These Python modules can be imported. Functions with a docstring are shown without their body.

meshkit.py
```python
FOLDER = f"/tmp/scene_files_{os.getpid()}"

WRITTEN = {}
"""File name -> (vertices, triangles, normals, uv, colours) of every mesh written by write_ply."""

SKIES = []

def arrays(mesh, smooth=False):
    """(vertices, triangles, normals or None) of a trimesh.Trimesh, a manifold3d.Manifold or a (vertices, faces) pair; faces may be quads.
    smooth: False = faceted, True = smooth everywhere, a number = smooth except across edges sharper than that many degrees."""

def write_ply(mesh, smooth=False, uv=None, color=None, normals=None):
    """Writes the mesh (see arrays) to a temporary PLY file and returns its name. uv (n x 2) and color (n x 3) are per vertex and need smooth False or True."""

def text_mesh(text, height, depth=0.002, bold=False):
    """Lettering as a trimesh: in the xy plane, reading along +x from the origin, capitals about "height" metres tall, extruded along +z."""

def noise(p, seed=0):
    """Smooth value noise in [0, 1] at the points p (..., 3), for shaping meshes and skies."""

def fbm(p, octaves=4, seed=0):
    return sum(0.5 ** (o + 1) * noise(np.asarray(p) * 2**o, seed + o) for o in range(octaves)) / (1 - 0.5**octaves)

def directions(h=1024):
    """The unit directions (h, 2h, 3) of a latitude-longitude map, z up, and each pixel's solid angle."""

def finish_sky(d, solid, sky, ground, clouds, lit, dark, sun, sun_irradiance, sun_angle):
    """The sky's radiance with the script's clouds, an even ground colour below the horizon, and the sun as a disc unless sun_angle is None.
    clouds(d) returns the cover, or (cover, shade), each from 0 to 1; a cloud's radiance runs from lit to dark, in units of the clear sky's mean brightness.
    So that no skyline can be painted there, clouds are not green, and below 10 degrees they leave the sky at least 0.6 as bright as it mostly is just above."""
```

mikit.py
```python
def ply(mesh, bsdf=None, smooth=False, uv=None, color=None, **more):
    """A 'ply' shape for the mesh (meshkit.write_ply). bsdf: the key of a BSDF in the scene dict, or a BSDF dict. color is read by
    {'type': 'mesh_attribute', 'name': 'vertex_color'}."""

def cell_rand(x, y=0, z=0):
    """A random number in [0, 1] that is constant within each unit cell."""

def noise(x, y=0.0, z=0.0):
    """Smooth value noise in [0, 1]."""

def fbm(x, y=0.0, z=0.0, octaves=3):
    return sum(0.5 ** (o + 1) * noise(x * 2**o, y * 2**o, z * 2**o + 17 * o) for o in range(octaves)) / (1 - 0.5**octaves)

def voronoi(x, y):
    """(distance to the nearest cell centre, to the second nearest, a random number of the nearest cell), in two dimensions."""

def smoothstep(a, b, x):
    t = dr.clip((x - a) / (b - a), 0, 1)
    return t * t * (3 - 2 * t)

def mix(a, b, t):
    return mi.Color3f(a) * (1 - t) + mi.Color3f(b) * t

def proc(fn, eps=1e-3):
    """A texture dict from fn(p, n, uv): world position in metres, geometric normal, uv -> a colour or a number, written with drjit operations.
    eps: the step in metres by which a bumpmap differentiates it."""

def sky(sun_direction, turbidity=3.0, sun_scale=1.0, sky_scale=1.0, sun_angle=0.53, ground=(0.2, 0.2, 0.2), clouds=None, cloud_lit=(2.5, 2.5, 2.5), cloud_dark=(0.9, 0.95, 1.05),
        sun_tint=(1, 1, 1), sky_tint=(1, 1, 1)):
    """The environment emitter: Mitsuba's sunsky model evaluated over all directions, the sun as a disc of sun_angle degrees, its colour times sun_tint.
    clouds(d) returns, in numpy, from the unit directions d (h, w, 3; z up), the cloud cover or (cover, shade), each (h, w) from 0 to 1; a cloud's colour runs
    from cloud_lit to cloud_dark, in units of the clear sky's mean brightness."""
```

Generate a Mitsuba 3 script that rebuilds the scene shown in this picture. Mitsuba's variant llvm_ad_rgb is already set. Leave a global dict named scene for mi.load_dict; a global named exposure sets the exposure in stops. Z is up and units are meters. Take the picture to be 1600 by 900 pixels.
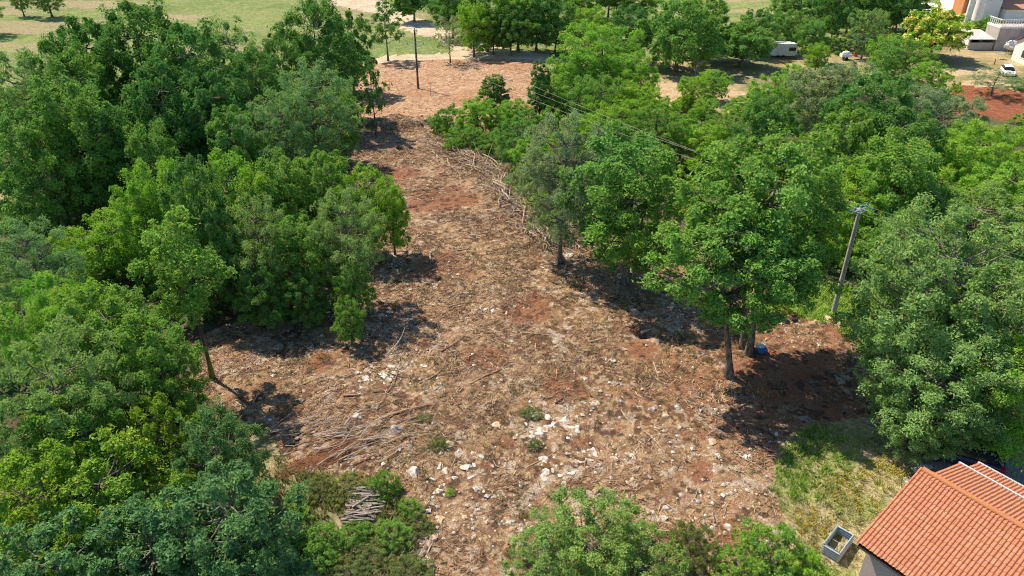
import math
import numpy as np
import trimesh
import drjit as dr
import mitsuba as mi
import mikit
import meshkit
from shapely import Polygon, points as shp_points, contains as shp_contains, prepare as shp_prepare
from scipy.spatial import cKDTree

T = mi.ScalarTransform4f
scene, labels = {}, {}

# ------------------------------------------------------------------ camera, sky, exposure
CAM = (0.0, 0.0, 30.0)                      # a drone about 30 m up, looking 30 degrees down
scene['camera'] = {'type': 'perspective', 'fov': 69.74, 'fov_axis': 'x', 'near_clip': 0.5, 'far_clip': 3000.0,
                   'to_world': T().look_at(origin=list(CAM), target=[0, math.cos(math.radians(30)), 30 - math.sin(math.radians(30))], up=[0, 0, 1])}
SUN = (-0.443, 0.388, 0.808)                # high sun, from the left and a little behind the scene
scene['sky'] = mikit.sky(SUN, turbidity=3, ground=(0.12, 0.12, 0.08))
exposure = 2.3

# ------------------------------------------------------------------ materials
proc, noise, fbm, cell_rand, mix, sstep = mikit.proc, mikit.noise, mikit.fbm, mikit.cell_rand, mikit.mix, mikit.smoothstep


def mat(name, color, rough=0.9, two=True, bump=None, spec=0.25, metallic=0.0, clearcoat=0.0):
    c = proc(color) if callable(color) else {'type': 'rgb', 'value': list(color)} if not isinstance(color, dict) else color
    b = {'type': 'principled', 'base_color': c, 'roughness': rough, 'specular': spec, 'metallic': metallic, 'clearcoat': clearcoat}
    if bump:
        b = {'type': 'bumpmap', 'arbitrary': proc(bump[0], eps=bump[2] if len(bump) > 2 else 0.01), 'scale': bump[1], 'bsdf': b}
    scene[name] = {'type': 'twosided', 'bsdf': b} if two else b
    return name


def leaf_mat(name, a, b, c, trans=0.75, rough=0.42):
    """Leaves: colour differs from leaf to leaf (a to b) and in patches of older or younger growth (c)."""
    def col(p, n, uv):
        r = cell_rand(p.x * 5.3, p.y * 5.3, p.z * 5.3)
        q = sstep(0.45, 0.75, noise(p.x * 0.55, p.y * 0.55, p.z * 0.55 + 9))
        k = mix(mix(a, b, r), c, q * 0.55 * cell_rand(p.x * 3.1, p.y * 3.1, p.z * 3.1 + 40))
        k = dr.select(cell_rand(p.x * 6.1 + 70, p.y * 6.1, p.z * 6.1) > 0.955, mix(k, (0.42, 0.36, 0.12), 0.7), k)   # yellowed leaves
        t = sstep(0.3, 0.7, noise(p.x * 0.13 + 20, p.y * 0.13, 0.5))          # one tree bluer, the next yellower
        return k * mix((0.92, 0.98, 1.02), (1.12, 1.03, 0.85), t)
    scene[name] = {'type': 'principledthin', 'base_color': proc(col), 'roughness': rough, 'diff_trans': trans, 'spec_trans': 0.0, 'eta': 1.35}
    return name


leaf_mat('leaf_oak', (0.154, 0.336, 0.072), (0.274, 0.520, 0.115), (0.350, 0.559, 0.119))
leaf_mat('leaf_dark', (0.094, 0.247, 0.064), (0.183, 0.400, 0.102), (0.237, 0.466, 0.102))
leaf_mat('leaf_light', (0.205, 0.463, 0.054), (0.354, 0.607, 0.095), (0.438, 0.607, 0.104))
leaf_mat('leaf_grey', (0.213, 0.381, 0.122), (0.338, 0.540, 0.191), (0.288, 0.520, 0.140))
leaf_mat('leaf_olive', (0.241, 0.339, 0.159), (0.387, 0.503, 0.256), (0.339, 0.469, 0.195))
leaf_mat('leaf_fresh', (0.213, 0.387, 0.107), (0.338, 0.530, 0.193), (0.319, 0.509, 0.145))
leaf_mat('leaf_holm', (0.117, 0.258, 0.094), (0.235, 0.433, 0.163), (0.317, 0.503, 0.156))
leaf_mat('leaf_maple', (0.188, 0.365, 0.038), (0.328, 0.522, 0.079), (0.407, 0.522, 0.083))
leaf_mat('leaf_blossom', (0.780, 0.740, 0.200), (0.840, 0.820, 0.340), (0.800, 0.800, 0.340), 0.5)
leaf_mat('leaf_brush', (0.140, 0.205, 0.065), (0.230, 0.305, 0.110), (0.270, 0.280, 0.140))

# colours of dead wood and dry grass sit on the single pieces
scene['piece_colour'] = {'type': 'twosided', 'bsdf': {'type': 'principled', 'base_color': {'type': 'mesh_attribute', 'name': 'vertex_color'}, 'roughness': 0.9, 'specular': 0.2}}
scene['blade_colour'] = {'type': 'principledthin', 'base_color': {'type': 'mesh_attribute', 'name': 'vertex_color'}, 'roughness': 0.7, 'diff_trans': 0.6, 'eta': 1.3}


def bark(p, n, uv):
    r = fbm(p.x * 9, p.y * 9, p.z * 2.2, 3)
    return mix(mix((0.095, 0.080, 0.062), (0.250, 0.222, 0.188), sstep(0.3, 0.7, r)), (0.110, 0.130, 0.060), sstep(0.55, 0.8, noise(p.x * 2.5, p.y * 2.5, p.z * 0.9)) * 0.5)


mat('bark', bark, 0.95, bump=(lambda p, n, uv: fbm(p.x * 14, p.y * 14, p.z * 3, 3), 0.03, 0.01))
mat('mossy_bark', lambda p, n, uv: mix((0.085, 0.075, 0.055), (0.17, 0.165, 0.05), sstep(0.35, 0.6, noise(p.x * 3, p.y * 3, p.z * 1.1))), 0.95)


RED_EARTH = ((*((9.14, 43.28)), 1.6), (*((4.03, 33.54)), 0.9), (*((11.57, 26.50)), 1.3), (*((10.60, 31.13)), 1.1), (*((19.11, 40.24)), 5.5), (*((-13.36, 41.72)), 1.5), (*((16.52, 47.10)), 3.0), (*((-6.02, 55.25)), 3.5), (*((-14.01, 36.53)), 1.2), (*((-0.38, 33.54)), 0.8), (*((3.84, 39.18)), 2.4), (*((-7.29, 70.51)), 4.5), (*((1.00, 48.96)), 3.0), (*((-1.79, 42.10)), 2.2), (*((-12.92, 77.79)), 3.0))


def soil(p, n, uv):
    big = fbm(p.x * 0.11 + 3, p.y * 0.11, 0.3, 3)
    mid = fbm(p.x * 0.5, p.y * 0.5 + 7, 1.3, 4)
    fine = fbm(p.x * 3.5, p.y * 3.5, 2.1, 4)
    grain = cell_rand(p.x * 22, p.y * 22)
    c = mix((0.145, 0.082, 0.047), (0.262, 0.168, 0.102), sstep(0.35, 0.62, mid))
    c = mix(c, (0.345, 0.255, 0.160), sstep(0.47, 0.62, fine) * 0.8)
    red = sstep(0.52, 0.64, 0.55 * big + 0.45 * mid) * 0.6
    for x, y, s in RED_EARTH:                         # bare red earth, where the photograph shows it
        d2 = (dr.square(p.x - x) + dr.square(p.y - y)) / (s * s)
        red = dr.maximum(red, sstep(0.42, 0.58, 0.9 * mid + 0.5 * fine - 0.45 * d2) * 0.85)
    c = mix(c, mix((0.160, 0.066, 0.036), (0.250, 0.115, 0.062), fine), red)
    c = mix(c, (0.055, 0.036, 0.026), sstep(0.56, 0.70, fbm(p.x * 2.1 + 40, p.y * 2.1, 5.0, 4)) * 0.8)
    c = mix(c, (0.430, 0.385, 0.320), sstep(0.62, 0.69, fbm(p.x * 1.6 + 11, p.y * 1.6, 8.0, 4) + 0.05 * dr.exp(-(dr.square((p.x - 3) / 12) + dr.square((p.y - 31) / 6))) - 0.03) * 0.6 * (1 - red))
    return c * (0.54 + 0.76 * grain)


mat('soil', soil, 0.97, bump=(lambda p, n, uv: fbm(p.x * 5, p.y * 5, 0.7, 4), 0.16, 0.02))
mat('forest_soil', lambda p, n, uv: mix(mix((0.075, 0.060, 0.036), (0.060, 0.085, 0.030), sstep(0.4, 0.6, fbm(p.x * 0.5, p.y * 0.5, 0.0, 3))), (0.15, 0.12, 0.07), 0.6 * sstep(0.55, 0.7, fbm(p.x * 4, p.y * 4, 1.0, 3))), 0.97)


def chips(p, n, uv):
    fine = fbm(p.x * 2.2, p.y * 2.2, 0, 4)
    c = mix((0.285, 0.172, 0.102), (0.375, 0.248, 0.158), sstep(0.35, 0.62, fine))
    c = mix(c, (0.42, 0.31, 0.21), sstep(0.64, 0.72, fbm(p.x * 1.4, p.y * 3.0, 3, 4)) * 0.7)
    c = mix(c, (0.280, 0.152, 0.082), sstep(0.5, 0.7, fbm(p.x * 0.22, p.y * 0.22, 5, 3)) * 0.6)
    return c * (0.85 + 0.3 * cell_rand(p.x * 7, p.y * 7))


mat('chip_soil', chips, 0.97, bump=(lambda p, n, uv: fbm(p.x * 3, p.y * 3, 0.7, 4), 0.2, 0.04))
mat('path_dust', lambda p, n, uv: mix(mix((0.38, 0.30, 0.21), (0.52, 0.43, 0.32), fbm(p.x * 0.8, p.y * 0.8, 0, 4)), (0.30, 0.24, 0.14), sstep(0.58, 0.7, fbm(p.x * 0.5 + 9, p.y * 1.5, 2, 4)) * 0.6), 0.97)


def meadow(p, n, uv):
    m = fbm(p.x * 0.07, p.y * 0.09, 0, 4)
    f = fbm(p.x * 0.7, p.y * 0.9, 3, 4)
    c = mix((0.110, 0.165, 0.045), (0.180, 0.215, 0.075), sstep(0.35, 0.65, 0.5 * m + 0.5 * f))
    c = mix(c, (0.27, 0.22, 0.13), sstep(0.56, 0.68, fbm(p.x * 0.05 + 5, p.y * 0.12, 7, 4)) * 0.8)
    return c * (0.8 + 0.4 * cell_rand(p.x * 3, p.y * 2))


mat('meadow_grass', meadow, 0.97)


def yard(p, n, uv):
    m = fbm(p.x * 0.12, p.y * 0.2, 0, 4)
    c = mix((0.20, 0.18, 0.085), (0.36, 0.28, 0.17), sstep(0.4, 0.6, m))
    return c * (0.86 + 0.28 * cell_rand(p.x * 3, p.y * 2))


mat('yard_dust', yard, 0.97)
mat('red_soil', lambda p, n, uv: mix((0.140, 0.050, 0.026), (0.225, 0.088, 0.046), fbm(p.x * 1.2, p.y * 1.2, 0, 4)) * (0.75 + 0.5 * cell_rand(p.x * 4, p.y * 4)), 0.97, bump=(lambda p, n, uv: fbm(p.x * 2, p.y * 2, 0.7, 3), 0.2, 0.05))


def straw(p, n, uv):
    f = fbm(p.x * 4, p.y * 4, 0, 4)
    c = mix((0.18, 0.165, 0.08), (0.34, 0.31, 0.17), sstep(0.3, 0.6, f))
    c = mix(c, (0.15, 0.22, 0.05), sstep(0.50, 0.60, fbm(p.x * 0.5, p.y * 0.5, 4, 4)) * 0.6)
    return c * (0.75 + 0.5 * cell_rand(p.x * 25, p.y * 25))


mat('straw_soil', straw, 0.97, bump=(lambda p, n, uv: fbm(p.x * 7, p.y * 7, 0.7, 3), 0.08, 0.02))
mat('verge_soil', lambda p, n, uv: mix(mix((0.13, 0.14, 0.05), (0.24, 0.215, 0.115), fbm(p.x * 1.6, p.y * 1.6, 0, 4)), (0.36, 0.30, 0.19), sstep(0.5, 0.62, fbm(p.x * 2.6 + 3, p.y * 2.6, 5, 4)) * 0.7) * (0.75 + 0.5 * cell_rand(p.x * 20, p.y * 20)), 0.97)
mat('lush_soil', lambda p, n, uv: mix((0.10, 0.19, 0.03), (0.20, 0.29, 0.06), fbm(p.x * 1.6, p.y * 1.6, 0, 4)) * (0.8 + 0.4 * cell_rand(p.x * 14, p.y * 14)), 0.97)
mat('drive_gravel', lambda p, n, uv: mix((0.16, 0.15, 0.13), (0.32, 0.29, 0.25), fbm(p.x * 6, p.y * 6, 0, 4)), 0.97)


def limestone(k, tint):
    def col(p, n, uv):
        f = fbm(p.x * 6 + k, p.y * 6, p.z * 6, 4)
        return mix(mix(tint[0], tint[1], sstep(0.3, 0.6, f)), (0.30, 0.18, 0.11), sstep(0.50, 0.66, fbm(p.x * 3, p.y * 3 + k, p.z * 3, 3)) * 0.8)
    return col


mat('limestone_white', limestone(0, ((0.36, 0.33, 0.29), (0.62, 0.59, 0.54))), 0.9)
mat('limestone_buff', limestone(5, ((0.42, 0.30, 0.20), (0.62, 0.49, 0.36))), 0.9)
mat('limestone_grey', limestone(9, ((0.26, 0.26, 0.25), (0.48, 0.48, 0.47))), 0.9)


def tile_tone(k, a, b):
    return lambda p, n, uv: mix(mix(a, b, cell_rand(p.x * 0.01 + k, 3)), (0.42, 0.23, 0.15), 0.35 * sstep(0.5, 0.75, fbm(p.x * 16, p.y * 16, p.z * 16 + k, 3)))


for k, (a, b) in enumerate((((0.43, 0.180, 0.100), (0.45, 0.190, 0.106)), ((0.46, 0.200, 0.115), (0.48, 0.210, 0.120)), ((0.40, 0.160, 0.088), (0.42, 0.170, 0.095)), ((0.49, 0.225, 0.135), (0.50, 0.23, 0.14)))):
    mat(f'terracotta_{k}', tile_tone(k, a, b), 0.8)
mat('terracotta_cap', (0.45, 0.19, 0.085), 0.75)
mat('render_pink', lambda p, n, uv: mix((0.46, 0.37, 0.32), (0.53, 0.43, 0.37), fbm(p.x * 2, p.y * 2, p.z * 2, 3)), 0.9)
mat('white_paint', lambda p, n, uv: mix((0.74, 0.73, 0.71), (0.82, 0.81, 0.79), fbm(p.x * 1.5, p.y * 1.5, p.z * 1.5, 3)), 0.85)
mat('grey_render', lambda p, n, uv: mix((0.34, 0.31, 0.28), (0.48, 0.45, 0.41), fbm(p.x * 1.2, p.y * 1.2, p.z * 1.2, 4)), 0.9)
mat('old_roof', lambda p, n, uv: mix((0.30, 0.16, 0.11), (0.42, 0.24, 0.17), fbm(p.x * 2.2, p.y * 2.2, 0, 4)), 0.9)
mat('red_roof', (0.42, 0.11, 0.07), 0.8)
mat('grey_sheet', lambda p, n, uv: mix((0.36, 0.36, 0.37), (0.56, 0.56, 0.56), fbm(p.x * 1.3, p.y * 4, 0, 4)), 0.6)
mat('orange_render', (0.62, 0.27, 0.13), 0.9)
mat('dark_trim', (0.028, 0.026, 0.026), 0.6)
mat('grey_shutter', (0.25, 0.29, 0.33), 0.7)
mat('zinc', (0.62, 0.63, 0.64), 0.45, metallic=0.6)
mat('blue_steel', lambda p, n, uv: mix((0.33, 0.42, 0.48), (0.42, 0.50, 0.55), fbm(p.x * 3, p.y * 3, p.z * 3, 3)), 0.42, metallic=0.35)
mat('concrete', lambda p, n, uv: mix((0.30, 0.30, 0.29), (0.47, 0.46, 0.44), fbm(p.x * 5, p.y * 5, p.z * 1.5, 4)), 0.9)
mat('old_pole_wood', lambda p, n, uv: mix((0.10, 0.085, 0.07), (0.19, 0.165, 0.14), fbm(p.x * 12, p.y * 12, p.z * 1.2, 3)), 0.9)
mat('galvanised', (0.50, 0.51, 0.52), 0.5, metallic=0.4)
mat('insulator', (0.22, 0.42, 0.44), 0.15, spec=0.6)
mat('cable', (0.42, 0.43, 0.43), 0.5)
mat('car_blue', (0.010, 0.028, 0.085), 0.25, spec=0.5, clearcoat=1.0)
mat('car_white', (0.78, 0.78, 0.77), 0.3, spec=0.5, clearcoat=1.0)
mat('car_glass', (0.012, 0.015, 0.018), 0.06, spec=0.6)
mat('rubber', (0.02, 0.02, 0.02), 0.85)
mat('red_lens', (0.45, 0.02, 0.03), 0.2, spec=0.5)
mat('blue_plastic', (0.035, 0.20, 0.55), 0.45)
mat('white_plastic', (0.70, 0.74, 0.76), 0.5)
mat('teal_sheet', (0.45, 0.66, 0.62), 0.6)
mat('red_paint', (0.55, 0.10, 0.05), 0.5)
mat('caravan_skin', lambda p, n, uv: mix((0.60, 0.65, 0.70), (0.72, 0.76, 0.79), fbm(p.x * 1.5, p.y * 1.5, p.z * 3, 3)), 0.45)
mat('crate_wood', lambda p, n, uv: mix((0.16, 0.10, 0.06), (0.26, 0.18, 0.11), fbm(p.x * 8, p.y * 8, p.z * 8, 3)), 0.9)
mat('window_glass', (0.03, 0.045, 0.055), 0.08, spec=0.6)


# ------------------------------------------------------------------ small helpers
def numbered(name):
    if name not in USED:
        USED[name] = 0
        return name
    USED[name] += 1
    return f'{name}_{USED[name]:03d}'


USED = {}


def tag(key, label=None, cat=None, group=None, kind=None):
    labels[key] = {k: v for k, v in (('label', label), ('category', cat), ('group', group), ('kind', kind)) if v}
    return key


def put(name, mesh, bsdf, parent=None, smooth=False, color=None, **tags):
    """One entry of the scene, a thing of its own or a part of its parent."""
    key = numbered(f'{parent}__{name}' if parent else name)
    scene[key] = mikit.ply(mesh, bsdf, smooth=smooth, color=color)
    if tags:
        tag(key, **tags)
    return key


def box(lx, ly, lz, at=(0, 0, 0), rot=0.0):
    """A box standing on z = at[2], centred on at[0], at[1], turned by rot degrees."""
    m = trimesh.creation.box((lx, ly, lz))
    m.apply_translation((0, 0, lz / 2))
    if rot:
        m.apply_transform(trimesh.transformations.rotation_matrix(math.radians(rot), (0, 0, 1)))
    m.apply_translation(at)
    return m


def join(ms):
    return trimesh.util.concatenate(ms)


def tube(path, radii, sides=7, caps=True):
    path, radii = np.asarray(path, float), np.broadcast_to(np.asarray(radii, float), len(path))
    t = np.gradient(path, axis=0)
    t /= np.linalg.norm(t, axis=1, keepdims=True) + 1e-9
    ref = np.array([1, 0, 0]) if abs(t[0, 0]) < 0.8 else np.array([0, 1.0, 0])
    u = np.cross(t, ref)
    u /= np.linalg.norm(u, axis=1, keepdims=True) + 1e-9
    w = np.cross(t, u)
    a = np.arange(sides) / sides * 2 * np.pi
    v = path[:, None] + radii[:, None, None] * (np.cos(a)[None, :, None] * u[:, None] + np.sin(a)[None, :, None] * w[:, None])
    n = len(path)
    i, j = np.meshgrid(np.arange(n - 1), np.arange(sides), indexing='ij')
    p, q = (i * sides + j).ravel(), (i * sides + (j + 1) % sides).ravel()
    f = np.vstack([np.stack([p, q, q + sides], 1), np.stack([p, q + sides, p + sides], 1)])
    v = v.reshape(-1, 3)
    if caps:
        v = np.vstack([v, path[:1], path[-1:]])
        k = np.arange(sides)
        f = np.vstack([f, np.stack([(k + 1) % sides, k, k * 0 + len(v) - 2], 1), np.stack([k + (n - 1) * sides, (k + 1) % sides + (n - 1) * sides, k * 0 + len(v) - 1], 1)])
    return trimesh.Trimesh(v, f, process=False)


def unit(v):
    return v / (np.linalg.norm(v, axis=-1, keepdims=True) + 1e-9)


# ------------------------------------------------------------------ the lie of the land
def height(x, y):
    x, y = np.asarray(x, float), np.asarray(y, float)
    p = np.stack([x, y, 0 * x], -1)
    z = 0.5 * (meshkit.fbm(p / 14.0, 3, 1) - 0.5) * np.clip((y - 15) / 15, 0, 1)
    near = np.clip((132 - y) / 6, 0, 1) * np.clip((51 - np.abs(x)) / 4, 0, 1) * np.clip((y - 12) / 3, 0, 1)
    z = z + near * (0.26 * (meshkit.fbm(p / 1.7 + 3, 3, 5) - 0.5) + 0.11 * (meshkit.fbm(p / 0.55, 2, 9) - 0.5))
    # the chip-covered field lies a little higher, behind a raw bank
    bank = np.clip((y - 93.5 - 1.2 * np.sin(x * 0.5)) / 1.6, 0, 1)
    z = z + 0.75 * bank * bank * (3 - 2 * bank) * np.clip((x + 26) / 4, 0, 1) * np.clip((8 - x) / 6, 0, 1)
    # low bank of brushwood along the right side of the cleared lane
    for (ax, ay), (bx, by) in LANE_BANK:
        d = seg_dist(x, y, ax, ay, bx, by)
        z = z + 0.55 * np.exp(-(d / 1.5) ** 2)
    # a stump hole with spoil beside it, and spoil heaped round the pole
    for cx, cy, r, h in DENTS:
        z = z + h * np.exp(-((x - cx) ** 2 + (y - cy) ** 2) / (r * r))
    return z


def seg_dist(x, y, ax, ay, bx, by):
    t = np.clip(((x - ax) * (bx - ax) + (y - ay) * (by - ay)) / ((bx - ax) ** 2 + (by - ay) ** 2), 0, 1)
    return np.hypot(x - ax - t * (bx - ax), y - ay - t * (by - ay))


LANE_BANK = ((((-5.74, 84.09)), ((-0.98, 69.68))), (((-0.98, 69.68)), ((3.22, 60.40))))
DENTS = ((*((9.79, 45.34)), 0.42, -0.75), (*((10.09, 46.39)), 0.6, 0.25), (*((7.54, 43.28)), 0.9, 0.22), (*((23.97, 46.48)), 0.75, 0.55), (*((24.20, 45.34)), 0.6, 0.3), (*((-6.83, 33.83)), 0.5, -0.35))


def hz(x, y):
    return float(height(np.array([x]), np.array([y]))[0])


ZONES = {   # outlines on the ground, in metres
    'clearing': [(-19.51, 84.09), (-19.16, 90.78), (-15.67, 98.11), (-9.23, 93.92), (-4.45, 90.02), (0.00, 79.80), (3.83, 67.28), (6.14, 60.14), (11.31, 57.61), (16.42, 55.25), (21.02, 54.12), (21.63, 47.83), (25.29, 45.34), (27.70, 40.97), (24.61, 35.29), (19.96, 35.60), (16.50, 33.54), (14.63, 29.40), (14.02, 25.89), (11.22, 21.83), (-2.81, 21.83), (-4.28, 24.70), (-5.08, 27.58), (-6.64, 30.27), (-10.16, 30.77), (-12.89, 31.49), (-16.66, 35.90), (-20.38, 37.82), (-24.29, 39.18), (-25.10, 42.10), (-21.57, 46.21), (-16.04, 47.10), (-12.43, 49.93), (-12.32, 55.25), (-12.93, 64.27), (-16.21, 72.23)],
    'dry_grass_ground': [(16.50, 33.54), (19.96, 35.60), (24.61, 35.29), (23.76, 31.13), (23.92, 26.71), (17.86, 20.86), (10.94, 20.86), (14.02, 25.89), (14.63, 29.40)],
    'driveway': [(24.61, 35.29), (28.43, 36.53), (36.56, 36.53), (29.57, 23.94), (23.04, 20.86), (23.76, 31.13)],
    'scrub_ground': [(-16.66, 35.90), (-12.89, 31.49), (-10.16, 30.77), (-6.64, 30.27), (-5.08, 27.58), (-4.28, 24.70), (-2.81, 21.83), (-13.54, 20.86), (-15.05, 28.02)],
    'grass_strip': [(21.02, 54.12), (24.22, 52.49), (31.92, 50.93), (30.25, 45.34), (25.29, 45.34), (21.63, 47.83)],
    'chip_field': [(-21.44, 101.09), (-25.92, 125.82), (-17.61, 128.55), (-6.67, 129.95), (4.43, 129.48), (7.33, 121.50), (6.60, 104.23), (2.07, 92.59), (-4.45, 90.02), (-9.23, 93.92), (-15.67, 98.11), (-19.72, 93.92)],
    'bare_ground': [(7.75, 129.48), (22.73, 133.34), (50.01, 133.34), (51.00, 120.66), (45.17, 112.84), (35.31, 105.86), (25.91, 90.02), (18.69, 95.28), (18.66, 112.84), (7.64, 109.25)],
    'gravel_track': [(-47.94, 194.49), (-40.60, 206.90), (-31.96, 194.49), (-21.23, 170.26), (-14.84, 161.50), (-9.94, 147.39), (-3.57, 140.59), (8.06, 135.34), (8.89, 129.95), (4.43, 129.48), (-6.67, 129.95), (-17.61, 128.55), (-26.08, 126.72), (-27.86, 130.43), (-18.18, 133.34), (-11.44, 134.33), (-11.43, 142.24), (-20.70, 154.15), (-30.98, 178.25)],
    'red_soil_plot': [(69.12, 115.47), (75.05, 113.58), (80.65, 109.95), (75.68, 96.68), (65.36, 96.68), (60.85, 99.58)],
    'yard': [(74.55, 147.39), (93.18, 164.33), (123.33, 164.33), (87.84, 109.25), (80.65, 109.95), (75.05, 113.58), (69.12, 115.47), (64.67, 116.64), (65.34, 129.48)],
    'dark_track': [(-54.65, 65.00), (-58.87, 71.36), (-50.11, 76.24), (-47.51, 85.92), (-44.54, 81.90), (-45.26, 72.23), (-49.32, 66.51)],
}
POLY = {k: Polygon(v).buffer(0) for k, v in ZONES.items()}
for q in POLY.values():
    shp_prepare(q)


def zone_of(x, y):
    """Names of the kinds of ground at points, with irregular outlines."""
    p = np.stack([x, y, 0 * x], -1)
    wx = x + 1.6 * (meshkit.fbm(p / 2.2, 3, 21) - 0.5)
    wy = y + 1.6 * (meshkit.fbm(p / 2.2, 3, 33) - 0.5)
    pts = shp_points(np.stack([wx.ravel(), wy.ravel()], -1))
    out = np.full(len(pts), 'ground', dtype='U20')
    rest = np.ones(len(pts), bool)
    for k, q in POLY.items():
        i = np.nonzero(rest)[0]
        inside = shp_contains(q, pts[i])
        out[i[inside]] = k
        rest[i[inside]] = False
    far = (out == 'ground') & (y.ravel() > 118 - 0.10 * np.abs(x.ravel() + 20))
    out[far] = 'meadow'
    return out.reshape(np.shape(x))


def grid_ground(x0, x1, y0, y1, step, seed, jitter=0.3):
    """A jittered grid of triangles, each given to the kind of ground it lies on."""
    nx, ny = int(round((x1 - x0) / step)), int(round((y1 - y0) / step))
    gx, gy = np.meshgrid(np.linspace(x0, x1, nx + 1), np.linspace(y0, y1, ny + 1), indexing='ij')
    r = np.random.default_rng(seed)
    jx, jy = (r.uniform(-jitter, jitter, gx.shape) * step for _ in range(2))
    inner = np.zeros(gx.shape, bool)
    inner[1:-1, 1:-1] = True
    gx, gy = gx + jx * inner, gy + jy * inner
    v = np.stack([gx, gy, height(gx, gy)], -1).reshape(-1, 3)
    i, j = np.meshgrid(np.arange(nx), np.arange(ny), indexing='ij')
    a = (i * (ny + 1) + j).ravel()
    b, c, d = a + ny + 1, a + ny + 2, a + 1
    f = np.vstack([np.stack([a, b, c], 1), np.stack([a, c, d], 1)])
    mid = v[f].mean(1)
    return v, f, zone_of(mid[:, 0], mid[:, 1])


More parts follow.
